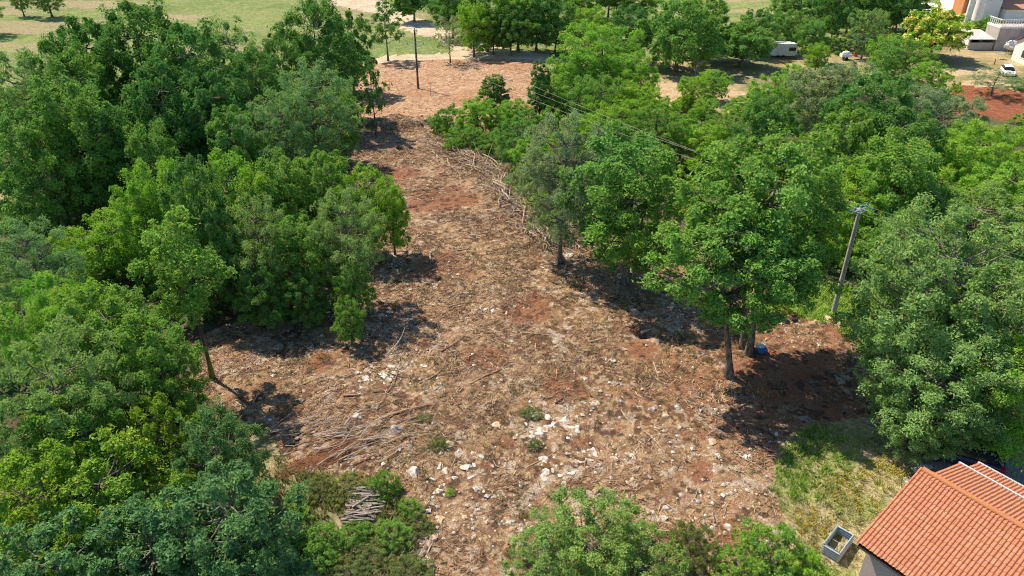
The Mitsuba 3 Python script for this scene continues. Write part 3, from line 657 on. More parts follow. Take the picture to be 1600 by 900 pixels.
    ('olive_a', (4.19, 56.65), 13.5, 9, 'greyish_oak', 'olive-grey oak with a slim dark trunk, right of the cleared lane', 'tree'),
    ('oak_b', (9.36, 52.81), 13.5, 10.5, 'oak_tree', 'dark green oak between the olive-grey oak and the three big oaks', 'tree'),
    ('trio_a', (14.71, 40.02), 13, 11.5, 'oak_tree', 'big oak with a single pale trunk, nearest of the three big oaks', 'tree'),
    ('trio_b', (16.78, 43.12), 16.2, 11, 'oak_tree', 'big oak with three stems behind the blue bag', 'tree'),
    ('oak_b', (24.17, 58.61), 9.5, 6.5, 'oak_tree', 'big oak standing behind the three-stemmed oak, toward the concrete pole', 'tree'),
    ('light_b', (7.50, 80.87), 6, 6, 'robinia_tree', 'light green tree just behind the olive-grey oak', 'tree'),
    ('light_a', (12.08, 83.76), 7, 7, 'robinia_tree', 'bright green tree behind the dark green oak', 'tree'),
    ('mid_a', (16.17, 79.91), 7, 7, 'robinia_tree', "mid-green tree behind the dark green oak's right side", 'tree'),
    ('light_b', (24.60, 100.26), 5.5, 5, 'robinia_tree', "light green sapling in front of the great round oak's shadow", 'tree'),
    ('light_a', (29.07, 105.98), 5, 5.5, 'robinia_tree', "light green sapling in front of the smaller round oak's shadow", 'tree'),
    ('bush_light', (20.91, 89.30), 3.5, 5, 'shrub', 'bright bush on the dry stony slope behind the three big oaks', 'shrub'),
    ('light_b', (21.33, 77.35), 6, 6, 'robinia_tree', "bright green tree at the top of the three big oaks' left crown", 'tree'),
    ('bush_light', (30.94, 98.33), 3, 5, 'shrub', 'yellowish bush on the dry slope, above the three big oaks', 'shrub'),
    ('light_a', (35.09, 98.21), 6, 7, 'ash_tree', 'yellowish green tree right of the smaller round oak', 'tree'),
    ('light_b', (40.07, 105.49), 6, 5, 'ash_tree', 'light green tree just left of the pale grey-green willow', 'tree'),
    ('dark_a', (25.78, 72.83), 10, 7, 'oak_tree', 'dark treetop between the three big oaks and the dry slope', 'tree'),
    ('olive_b', (37.51, 88.89), 10, 9.5, 'willow_tree', 'pale grey-green willow left of the big dark oak on the right', 'tree'),
    ('olive_a', (41.29, 88.89), 10, 8, 'willow_tree', 'pale grey-green willow nearest the green-roofed shelter', 'tree'),
    ('dark_a', (36.80, 74.44), 12, 10.5, 'oak_tree', 'big dark oak between two grey-green willows', 'tree'),
    ('dark_b', (37.45, 68.81), 10.5, 9, 'oak_tree', 'dark oak to the right of the big dark oak, below it', 'tree'),
    ('olive_b', (46.88, 80.24), 9.5, 9.5, 'willow_tree', 'grey-green willow left of the red tilled soil', 'tree'),
    ('oak_c', (32.70, 69.48), 10, 8, 'oak_tree', 'mid-green oak below the pale grey-green willow', 'tree'),
    ('oak_b', (33.08, 58.64), 11, 9, 'oak_tree', 'mid-green oak above the pole top, at the right', 'tree'),
    ('light_a', (48.53, 71.95), 8, 9, 'ash_tree', 'yellowish green tree on the right border below the red tilled soil', 'tree'),
    ('light_b', (43.17, 67.90), 8, 8, 'ash_tree', 'yellowish green tree below the grey-green willow by the red soil', 'tree'),
    ('light_a', (37.33, 60.06), 8, 8, 'ash_tree', 'yellowish green tree in the middle of the right wood', 'tree'),
    ('light_b', (43.36, 60.06), 8, 7.5, 'ash_tree', 'yellowish green tree on the right border, second below the red soil', 'tree'),
    ('grey_b', (37.64, 54.27), 8, 9, 'oak_tree', 'greyish green oak near the right border above the large grey-green oak', 'tree'),
    ('mid_a', (32.81, 56.33), 8, 8, 'ash_tree', 'mid-green tree right of the pole top', 'tree'),
    ('light_a', (30.72, 57.19), 8.5, 7.5, 'ash_tree', 'light green tree behind the pole top', 'tree'),
    ('mid_a', (29.95, 49.34), 8, 7, 'ash_tree', 'mid-green tree crossed by the power lines right of the pole', 'tree'),
    ('light_b', (31.22, 56.58), 6.5, 6, 'ash_tree', 'light green tree just right of the concrete pole', 'tree'),
    ('light_a', (28.77, 54.88), 4.5, 5, 'ash_tree', 'low light green tree behind the foot of the concrete pole', 'tree'),
    ('mid_a', (28.15, 60.82), 4, 3.8, 'ash_tree', 'low green tree between the three big oaks and the concrete pole', 'tree'),
    ('light_b', (30.42, 49.58), 5, 4.5, 'ash_tree', 'low green tree right of the grass strip', 'tree'),
    ('bush_light', (20.09, 48.01), 2, 3, 'shrub', 'bright bush at the left end of the grass strip', 'shrub'),
    ('bush_oak', (25.53, 45.34), 1.6, 3.2, 'shrub', 'dark bush right of the spoil at the foot of the concrete pole', 'shrub'),
    ('grey_b', (25.27, 37.00), 13.5, 11, 'large_oak', 'large grey-green oak on the right border beside the house', 'tree'),
    ('grey_a', (24.40, 36.67), 10.5, 7.5, 'large_oak', 'grey-green oak overhanging the shaded soil right of the concrete pole', 'tree'),
    ('grey_b', (27.93, 36.49), 11, 9, 'large_oak', 'grey-green oak on the right border below the largest one', 'tree'),
    ('grey_b', (23.22, 34.53), 6.5, 5, 'large_oak', 'low grey-green oak at the edge of the shaded soil, above the dry grass', 'tree'),
    ('grey_a', (23.64, 32.97), 9, 8.5, 'large_oak', 'grey-green oak above the grey boulders and the house', 'tree'),
    ('light_b', (27.03, 32.94), 8, 7, 'large_oak', 'yellowish oak on the right border above the dark car', 'tree'),
    ('grey_b', (23.17, 31.96), 5, 5, 'large_oak', 'lowest grey-green oak, reaching down to the grey boulders', 'tree'),
    ('grey_b', (25.60, 32.86), 5.5, 5.5, 'large_oak', 'shaded grey-green oak reaching down to the dark car', 'tree'),
    ('bush_fine', (3.92, 24.95), 4, 6.5, 'bush', 'fine-leaved green bush at the bottom edge in the middle', 'bush'),
    ('bush_fine', (6.25, 23.85), 3, 4.5, 'bush', 'right-hand lower end of the fine-leaved bush mass at the bottom edge', 'bush'),
    ('bush_fine', (1.79, 23.85), 3, 4.5, 'bush', 'left-hand lower end of the fine-leaved bush mass at the bottom edge', 'bush'),
    ('bush_brush', (8.84, 25.07), 2.2, 3, 'brush', 'dull olive brush between the fine-leaved bush and the glossy bush', 'bush'),
    ('bush_oak', (12.34, 23.94), 3.2, 4.2, 'bush', 'glossy dark green bush at the bottom edge left of the planter box', 'bush'),
    ('bush_light', (13.61, 23.18), 2.5, 3, 'bush', 'leafy green bush nearest the planter box at the bottom edge', 'bush'),
    ('bush_oak', (10.87, 23.86), 2, 2.6, 'bush', 'left part of the glossy bush at the bottom edge', 'bush'),
    ('bush_oak', (-7.06, 29.50), 1.6, 1.9, 'bush', 'round dark green bush just above the log pile', 'bush'),
    ('bush_oak', (-9.57, 25.68), 1.6, 2.2, 'bush', 'green bush left below the log pile', 'bush'),
    ('bush_oak', (-8.06, 26.30), 1.2, 1.8, 'bush', "bright green bush touching the log pile's lower left", 'bush'),
    ('bush_oak', (-6.16, 26.09), 1.3, 2.2, 'bush', "bright green bush at the log pile's lower right", 'bush'),
    ('bush_oak', (-9.47, 24.51), 1.4, 2.2, 'bush', 'green bush at the bottom edge below the log pile', 'bush'),
    ('bush_brush', (-6.85, 24.89), 0.8, 2.4, 'brush', 'low dull brush below the log pile', 'bush'),
    ('bush_brush', (-10.63, 29.64), 0.9, 2.2, 'brush', 'grey-green brush left of the log pile', 'bush'),
    ('light_b', (19.86, 94.68), 4, 4.5, 'sapling', 'bright sapling left of the bare twiggy sapling on the dry slope', 'tree'),
    ('bush_light', (24.07, 100.15), 2.5, 4, 'shrub', "bright shrub below the great round oak's shadow", 'shrub'),
    ('light_b', (24.75, 92.86), 4.5, 4, 'sapling', 'bright sapling below the bare twiggy sapling on the dry slope', 'tree'),
    ('mid_a', (25.44, 85.93), 4.5, 5, 'sapling', 'green sapling on the dry slope above the three big oaks', 'tree'),
    ('bush_light', (18.48, 98.33), 3, 5, 'shrub', 'bright shrub at the left end of the dry slope', 'shrub'),
    ('mid_a', (17.56, 80.57), 5, 6, 'sapling', 'green sapling behind the crown of the dark green oak', 'tree'),
    ('bush_light', (35.15, 105.15), 2.5, 5, 'shrub', "yellow-green shrub right of the dry slope's bare patch", 'shrub'),
    ('light_a', (32.69, 94.68), 4, 5, 'sapling', 'yellow-green sapling left of the yellowish green tree by the smaller round oak', 'tree'),
    ('bush_oak', (22.34, 88.30), 3, 4.5, 'shrub', 'green shrub at the lower end of the dry slope', 'shrub'),
    ('bush_brush', (-9.21, 29.64), 0.7, 2.6, 'brush', 'low olive weeds between the log pile and the grey-green brush', 'bush'),
    ('bush_brush', (-5.03, 27.14), 0.7, 2.0, 'brush', 'low weeds right of the log pile', 'bush'),
    ('bush_oak', (-5.47, 28.02), 1.0, 1.6, 'bush', "small green bush right above the log pile's right side", 'bush'),
    ('bush_oak', (-10.82, 25.89), 1.3, 2.0, 'bush', 'green bush beside the low blue-green oak at the bottom edge', 'bush'),
    ('bush_brush', (-7.94, 23.94), 0.8, 2.4, 'brush', 'dull weeds at the bottom edge between green bushes', 'bush'),
    ('bush_brush', (-5.59, 35.60), 0.35, 1.2, 'tuft', 'small green tuft in the left middle of the clearing', 'shrub'),
    ('bush_brush', (-4.39, 33.26), 0.6, 1.3, 'tuft', 'dark green tuft left of the white angular stone', 'shrub'),
    ('bush_brush', (1.21, 36.03), 0.4, 1.5, 'tuft', 'dark green tuft upper left of the largest white block', 'shrub'),
    ('bush_brush', (1.34, 33.26), 0.5, 1.0, 'tuft', 'dark dry tuft left below the largest white block', 'shrub'),
    ('bush_light', (-3.42, 29.45), 0.4, 0.6, 'tuft', 'tiny bright green tuft below the bedrock ledge', 'shrub'),
    ('light_b', (0.41, 94.08), 4, 4.5, 'shrub', 'light green bush between the two ivy-covered trunks', 'shrub'),
    ('bush_oak', (2.09, 91.22), 3.5, 5, 'shrub', 'green bush at the left foot of the dark ivy-covered column', 'shrub'),
    ('light_a', (5.70, 97.20), 6, 6, 'robinia_tree', 'light green tree right of the dark ivy-covered column', 'tree'),
    ('bush_light', (5.02, 92.07), 3.5, 4.5, 'shrub', 'bright bush at the right foot of the dark ivy-covered column', 'shrub'),
    ('bush_oak', (-4.91, 84.53), 3, 5, 'shrub', 'dark green bush in the front middle of the thicket', 'shrub'),
    ('bush_oak', (-8.97, 92.17), 2.4, 3.5, 'shrub', "low green bush at the thicket's left end, nearest the raw bank", 'shrub'),
    ('dark_b', (59.50, 149.78), 11, 9, 'oak_tree', 'dark tree in the top row, left of the darkest tall tree', 'tree'),
    ('oak_c', (68.29, 156.09), 10, 9, 'oak_tree', 'green tree behind the red drum in the top row', 'tree'),
    ('dark_a', (76.30, 160.12), 12, 9, 'oak_tree', 'dark tree in the top row behind the green-roofed shelter', 'tree'),
    ('oak_b', (53.09, 152.25), 9, 8, 'oak_tree', 'green tree right behind the white caravan', 'tree'),
    ('dark_b', (80.45, 156.09), 11, 8, 'oak_tree', 'dark tree at the top, just left behind the yellow blossoming tree', 'tree'),
    ('bush_oak', (58.75, 138.45), 3, 6, 'shrub', 'dark bush between the caravan and the small pale trailer', 'shrub'),
    ('bush_oak', (67.90, 140.59), 3, 6, 'shrub', 'dark bush right of the green-roofed shelter', 'shrub'),
    ('bush_brush', (-4.96, 23.76), 1.0, 2.6, 'brush', 'dull brush over the thick dry branch at the bottom edge', 'bush'),
    ('bush_oak', (-11.63, 27.36), 1.2, 2.4, 'bush', 'green shrub hugging the low blue-green oak on the weedy ground', 'bush'),
    ('oak_c', (-14.27, 171.81), 9, 9, 'far_tree', 'leftmost tree of the far belt along the top edge, above the pale track', 'tree'),
    ('dark_a', (-7.48, 173.38), 10, 11, 'far_tree', 'dark tree of the far belt above the light green tree with the bare trunk', 'tree'),
    ('oak_b', (-0.71, 171.81), 11, 10, 'far_tree', 'green tree of the far belt above the thin-trunked dark tree', 'tree'),
    ('dark_b', (6.37, 170.26), 9, 9, 'far_tree', 'dark tree of the far belt right above the big dark tree by the track', 'tree'),
    ('oak_c', (14.39, 173.38), 10, 11, 'far_tree', 'green tree of the far belt left of the top-row light green tree', 'tree'),
    ('dark_a', (21.40, 171.81), 11, 10, 'far_tree', 'dark tree of the far belt above the top-row light green tree', 'tree'),
    ('oak_b', (28.07, 168.74), 9, 9, 'far_tree', 'green tree of the far belt above the great round oak', 'tree'),
    ('dark_b', (71.34, 171.81), 10, 11, 'far_tree', 'dark tree of the far belt, first above the red drum', 'tree'),
    ('oak_c', (80.08, 174.98), 11, 10, 'far_tree', 'green tree of the far belt above the green-roofed shelter', 'tree'),
    ('dark_a', (86.60, 173.38), 9, 9, 'far_tree', 'dark tree of the far belt nearest the yellow blossoming tree', 'tree'),
]
for row in TREES:
    plant(*row, turn=0 if row[0].startswith('trio') else None)

# undergrowth on the forest floor: one mass
ru = np.random.default_rng(31)
cx, cy = ru.uniform(-75, 75, 5200), ru.uniform(20, 122, 5200)
zn = zone_of(cx, cy)
keep = (zn == 'ground') & (meshkit.fbm(np.stack([cx, cy, 0 * cx], -1) / 6.0, 2, 3) > 0.34)
hd = np.min([seg_dist(cx, cy, *a, *b) for a, b in zip(ZONES['clearing'], ZONES['clearing'][1:] + ZONES['clearing'][:1])], 0)
keep &= hd > 1.3
hn = np.hypot(cx - 24, cy - 24) > 9
hn &= np.min([seg_dist(cx, cy, *a, *b) for a, b in zip(ZONES['grass_strip'], ZONES['grass_strip'][1:] + ZONES['grass_strip'][:1])], 0) > 2.2
pts_u = np.stack([cx, cy], -1)[keep & hn]
sel = []
for p in pts_u:
    if all((p[0] - q[0]) ** 2 + (p[1] - q[1]) ** 2 > 2.3 ** 2 for q in sel):
        sel.append(p)
    if len(sel) >= 520:
        break
for i, (x, y) in enumerate(sel):
    k = ('floor_a', 'floor_b', 'floor_c')[int(ru.choice(3, p=[0.45, 0.3, 0.25]))]
    H0, W0 = GROUPS['shape_' + k]
    h, w = ru.uniform(1.2, 3.2), ru.uniform(2.6, 4.6)
    scene[f'undergrowth__{i + 1:03d}'] = {'type': 'instance', 'shapegroup': {'type': 'ref', 'id': 'shape_' + k},
                                          'to_world': T().translate([float(x), float(y), hz(x, y) - 0.05]).rotate([0, 0, 1], float(ru.uniform(0, 360))).scale([w / W0, w / W0, h / H0])}
tag('undergrowth', 'mixed green shrubs and saplings filling the woodland floor', 'undergrowth', kind='stuff')


# ------------------------------------------------------------------ the tiled house in the lower right corner
def tiled_house():
    hs = numbered('house')
    tag(hs, 'house with orange clay tile roof in the lower right corner', 'house')
    a = np.array([18.31, 24.27])                     # left end of the ridge
    r = np.array([0.599, -0.801])                    # along the ridge
    v = np.array([-0.801, -0.599])                   # down the near slope
    ZR, TAN, LN = 6.65, 0.371, 4.45                  # ridge height, pitch, near slope's run
    L = 13.0
    ang = math.degrees(math.atan2(r[1], r[0]))

    def pt(s, t, z):
        q = a + r * s + v * t
        return np.array([q[0], q[1], z])

    def slab(s0, s1, t0, t1, z0, z1, thick):
        c = [pt(s0, t0, z0), pt(s1, t0, z0), pt(s1, t1, z1), pt(s0, t1, z1)]
        return trimesh.Trimesh(c + [q - [0, 0, thick] for q in c], [[0, 1, 2], [0, 2, 3], [4, 6, 5], [4, 7, 6], [0, 4, 5], [0, 5, 1], [1, 5, 6], [1, 6, 2], [2, 6, 7], [2, 7, 3], [3, 7, 4], [3, 4, 0]], process=False)

    # walls under the three roofs
    def walls(s0, s1, t0, t1, z0, z1):
        c = [pt(s0, t0, -0.3), pt(s1, t0, -0.3), pt(s1, t1, -0.3), pt(s0, t1, -0.3), pt(s0, t0, z0), pt(s1, t0, z0), pt(s1, t1, z1), pt(s0, t1, z1)]
        return trimesh.Trimesh(c, [[0, 1, 5], [0, 5, 4], [1, 2, 6], [1, 6, 5], [2, 3, 7], [2, 7, 6], [3, 0, 4], [3, 4, 7], [4, 5, 6], [4, 6, 7]], process=False)
    put('wall', walls(0.25, L - 0.3, 0.0, LN - 0.42, ZR - 0.25, ZR - 0.25 - TAN * (LN - 0.42)), 'render_pink', hs)
    put('wall', walls(0.35, L - 0.3, -3.1, -0.004, ZR - 0.35 - TAN * 3.1, ZR - 0.35), 'render_pink', hs)
    put('porch_post', join([box(0.16, 0.16, 4.5, (*pt(s, -4.75, 0)[:2], -0.2), ang) for s in (0.75, 4.5, 8.5)]), 'white_paint', hs)
    # roof decks
    roof = f'{hs}__roof'
    put('deck', slab(0.03, L, 0.02, LN - 0.03, ZR - 0.05, ZR - 0.05 - TAN * LN, 0.10), 'dark_trim', roof)
    put('deck', slab(0.3, L, -3.25, -0.02, ZR - 0.10 - TAN * 3.25, ZR - 0.10, 0.10), 'dark_trim', roof)
    put('deck', slab(0.62, L, -4.95, -3.36, 4.66, 5.26, 0.08), 'dark_trim', roof)
    put('verge_trim', slab(-0.02, 0.02, 0.0, LN, ZR - 0.02, ZR - 0.02 - TAN * LN, 0.2), 'dark_trim', roof)
    # one clay tile: a flat pan and a half-round roll, lapped over the course below
    CW, EX = 0.166, 0.318
    prof = np.array([[0, 0.012], [0.055, 0.006], [0.075, 0.030], [0.108, 0.062], [0.148, 0.066], [0.185, 0.036], [0.205, 0.008]]) * [0.818, 0.88]

    def tile_mesh(lift):
        up = np.stack([prof[:, 0], 0 * prof[:, 0], prof[:, 1]], -1)
        lo = np.stack([prof[:, 0], 0 * prof[:, 0] + EX + 0.03, prof[:, 1] + lift], -1)
        und = lo - [0, 0, 0.022]
        n = len(prof)
        f = []
        for i in range(n - 1):
            f += [[i, i + 1, n + i + 1], [i, n + i + 1, n + i], [n + i, n + i + 1, 2 * n + i + 1], [n + i, 2 * n + i + 1, 2 * n + i]]
        return trimesh.Trimesh(np.vstack([up, lo, und]), f, process=False)
    tm = tile_mesh(0.026)
    rt = np.random.default_rng(8)

    def frame(s, t, z, sign, tan):
        """to_world of a tile whose x runs along the ridge and whose y runs down the slope."""
        d = np.array([*(v * sign), -tan])
        d /= np.linalg.norm(d)
        x = np.array([*r, 0.0]) * sign
        n = np.cross(x, d)
        if n[2] < 0:
            x = -x
            n = np.cross(x, d)
        m = np.eye(4)
        m[:3, 0], m[:3, 1], m[:3, 2], m[:3, 3] = x, d, n, pt(s, t, z)
        return m
    spots = []
    run = EX / math.sqrt(1 + TAN * TAN)
    for j in range(int(LN / run) + 1):
        t = LN - 0.02 - (j + 1) * run
        if t < -0.1:
            break
        for i in range(int(L / CW)):
            spots.append((frame(0.02 + (i + 1) * CW if False else 0.02 + i * CW, t, ZR - TAN * t + 0.0, 1, TAN), (i * CW, t)))
    far = []
    for j in range(11):
        t = -3.25 + (j + 1) * run
        if t > 0.02:
            break
        for i in range(int((L - 0.3) / CW)):
            far.append(frame(0.32 + i * CW, t, ZR - 0.05 + TAN * t, -1, TAN))
    pt2 = 0.60 / 1.59
    for j in range(6):
        t = -4.97 + (j + 1) * EX / math.sqrt(1 + pt2 * pt2)
        if t > -3.3:
            break
        for i in range(int((L - 0.62) / CW)):
            far.append(frame(0.64 + i * CW, t, 4.70 + (t + 4.95) * pt2, -1, pt2))
    # the roof window sits among the tiles
    WS, WT = (6.55, 7.75), (1.35, 2.6)
    spots = [q for q in spots if not (WS[0] - 0.15 < q[1][0] < WS[1] and WT[0] - 0.25 < q[1][1] < WT[1])]

    def in_view(m):
        p = m[:3, 3] - np.array(CAM)
        c30, s30 = math.cos(math.radians(30)), 0.5
        zf = p[1] * c30 - p[2] * s30
        return abs(p[0] / zf) < 0.70 and abs((p[1] * s30 + p[2] * c30) / zf) < 0.40

    def norm_len(m):
        return np.linalg.norm(m[:3, 3] - np.array(CAM))
    ms = [q[0] for q in spots]
    shown = sorted([m for m in ms if in_view(m)], key=norm_len)[:300]
    ids = {id(m) for m in shown}
    shape = [mikit.ply(tm, f'terracotta_{k}') for k in range(4)]
    wob = lambda m: m @ trimesh.transformations.rotation_matrix(rt.normal(0, 0.012), (0, 0, 1), (0.1, 0.15, 0)) @ trimesh.transformations.translation_matrix((rt.normal(0, 0.003), rt.normal(0, 0.006), rt.uniform(0, 0.006)))
    for m in shown:
        scene[numbered(f'{roof}__tile')] = {**shape[int(rt.choice(4, p=[0.4, 0.3, 0.15, 0.15]))], 'to_world': T(wob(m).tolist())}
    rest = [tm.copy().apply_transform(wob(m)) for m in ms + far if id(m) not in ids]
    for k in range(3):
        put('tile_field', join(rest[k::3]), f'terracotta_{k}', roof, kind='stuff')
    # ridge caps, mortar, gutters
    cap_prof = [(math.cos(q) * 0.135, math.sin(q) * 0.105) for q in np.linspace(-0.1, math.pi + 0.1, 9)]
    for k in range(int(L / 0.38)):
        a0, a1 = k * 0.38 - 0.04, (k + 1) * 0.38
        vs = [pt(a0, x * 1.05, ZR + 0.035 + z) for x, z in cap_prof] + [pt(a1, x * 0.92, ZR + 0.02 + z * 0.92) for x, z in cap_prof] + [pt(a0, x * 0.85, ZR + 0.015 + z * 0.8) for x, z in cap_prof]
        f = []
        for i in range(8):
            f += [[i, i + 1, 9 + i + 1], [i, 9 + i + 1, 9 + i], [18 + i, 18 + i + 1, i + 1], [18 + i, i + 1, i]]
        put('ridge_cap', trimesh.Trimesh(vs, f, process=False), 'terracotta_cap', roof, smooth=40)
    put('mortar_bed', slab(0.02, L, -0.33, -0.06, ZR - 0.105, ZR - 0.005, 0.1), 'white_paint', roof)
    for t, z in ((-3.42, ZR + 0.0 - TAN * 3.28), (-5.12, 4.72)):
        s0 = 0.3 if t > -4 else 0.62
        q = np.linspace(0, math.pi, 7)
        ring = [(math.cos(k) * 0.05, -math.sin(k) * 0.055) for k in q] + [(math.cos(k) * 0.038, -math.sin(k) * 0.042 + 0.003) for k in q[::-1]]
        vs = [pt(s0, t + x, z + y) for x, y in ring] + [pt(L, t + x, z + y) for x, y in ring]
        n = len(ring)
        f = [g for i in range(n) for g in ([i, (i + 1) % n, n + (i + 1) % n], [i, n + (i + 1) % n, n + i])]
        put('gutter', trimesh.Trimesh(vs, f, process=False), 'zinc', roof)
        put('gutter_board', slab(s0, L, t + 0.058, t + 0.08, z + 0.03, z + 0.03, 0.16), 'white_paint', roof)
    q = np.linspace(0, math.pi, 7)
    ring = [(math.cos(k) * 0.055, -math.sin(k) * 0.055) for k in q]
    vs = [pt(0.0, LN + 0.06 + x, ZR - TAN * LN - 0.10 + y) for x, y in ring] + [pt(L, LN + 0.06 + x, ZR - TAN * LN - 0.10 + y) for x, y in ring]
    put('gutter', trimesh.Trimesh(vs, [g for i in range(6) for g in ([i, i + 1, 8 + i], [i, 8 + i, 7 + i])], process=False), 'dark_trim', roof)
    # roof window: raised kerb, white flashing above and below, red-brown blind
    zz = lambda t: ZR - TAN * t
    win = f'{hs}__roof_window'
    put('flashing', join([slab(WS[0] - 0.1, WS[1] + 0.1, WT[0] - 0.28, WT[0] - 0.1, zz(WT[0] - 0.28) + 0.13, zz(WT[0] - 0.1) + 0.15, 0.1), slab(WS[0] - 0.1, WS[1] + 0.1, WT[1], WT[1] + 0.22, zz(WT[1]) + 0.15, zz(WT[1] + 0.22) + 0.10, 0.12)]), 'white_paint', win)
    put('frame', join([slab(WS[0] - 0.08, WS[0], WT[0] - 0.1, WT[1], zz(WT[0] - 0.1) + 0.16, zz(WT[1]) + 0.16, 0.2), slab(WS[1], WS[1] + 0.08, WT[0] - 0.1, WT[1], zz(WT[0] - 0.1) + 0.16, zz(WT[1]) + 0.16, 0.2)]), 'terracotta_cap', win)
    put('blind', slab(WS[0], WS[1], WT[0] - 0.1, WT[1], zz(WT[0] - 0.1) - 0.05, zz(WT[1]) - 0.0, 0.04), 'red_paint', win)


tiled_house()


# ------------------------------------------------------------------ planter box of corrugated steel
def planter_box():
    key = numbered('planter_box')
    tag(key, 'raised planter box of blue-grey corrugated steel, half empty, near the house corner', 'planter')
    x, y = (16.40, 25.62)
    z0 = hz(x, y) - 0.05
    ax = math.radians(45)
    ux, uy = np.array([math.cos(ax), math.sin(ax)]), np.array([-math.sin(ax), math.cos(ax)])
    LX, LY, HH = 1.60, 0.84, 0.74

    def panel(c, d, out, length):
        n = 57
        zz_ = np.linspace(0, HH, n)
        w = 0.048 * np.sin(zz_ / 0.148 * 2 * np.pi)
        vs, fs = [], []
        for s in (-length / 2, length / 2):
            for off in (0.0, 0.006):
                vs += [[*(c + d * s + out * (w[k] + off)), z0 + zz_[k]] for k in range(n)]
        for k in range(n - 1):
            A, B, C, D = k, n + k, 2 * n + k, 3 * n + k
            fs += [[A, A + 1, C + 1], [A, C + 1, C], [B, D + 1, B + 1], [B, D, D + 1], [A, B + 1, A + 1], [A, B, B + 1], [C, C + 1, D + 1], [C, D + 1, D]]
        k = n - 1
        fs += [[k, n + k, 3 * n + k], [k, 3 * n + k, 2 * n + k]]
        return trimesh.Trimesh(vs, fs, process=False)
    c0 = np.array([x, y])
    put('side_panel', panel(c0 - uy * LY / 2, ux, -uy, LX), 'blue_steel', key)
    put('side_panel', panel(c0 + uy * LY / 2, ux, uy, LX), 'blue_steel', key)
    put('end_panel', panel(c0 - ux * LX / 2, uy, -ux, LY), 'blue_steel', key)
    put('end_panel', panel(c0 + ux * LX / 2, uy, ux, LY), 'blue_steel', key)
    for sx in (-1, 1):
        for sy in (-1, 1):
            q = c0 + ux * sx * LX / 2 + uy * sy * LY / 2
            put('corner_post', box(0.05, 0.05, HH + 0.02, (*q, z0), 45), 'zinc', key)
    put('brace_rod', tube([[*(c0 - uy * LY / 2), z0 + 0.5], [*(c0 + uy * LY / 2), z0 + 0.5]], 0.012, 6), 'zinc', key)
    r = np.random.default_rng(3)
    gx, gy = np.meshgrid(np.linspace(-LX / 2 + 0.02, LX / 2 - 0.02, 14), np.linspace(-LY / 2 + 0.02, LY / 2 - 0.02, 10), indexing='ij')
    gz = 0.08 + 0.10 * r.random(gx.shape) + 0.12 * np.clip(gx / LX + 0.4, 0, 1)
    vs = np.stack([c0[0] + ux[0] * gx + uy[0] * gy, c0[1] + ux[1] * gx + uy[1] * gy, z0 + gz], -1).reshape(-1, 3)
    fs = []
    for i in range(13):
        for j in range(9):
            q = i * 10 + j
            fs += [[q, q + 10, q + 11], [q, q + 11, q + 1]]
    put('soil_fill', trimesh.Trimesh(vs, fs, process=False), 'straw_soil', key)


planter_box()


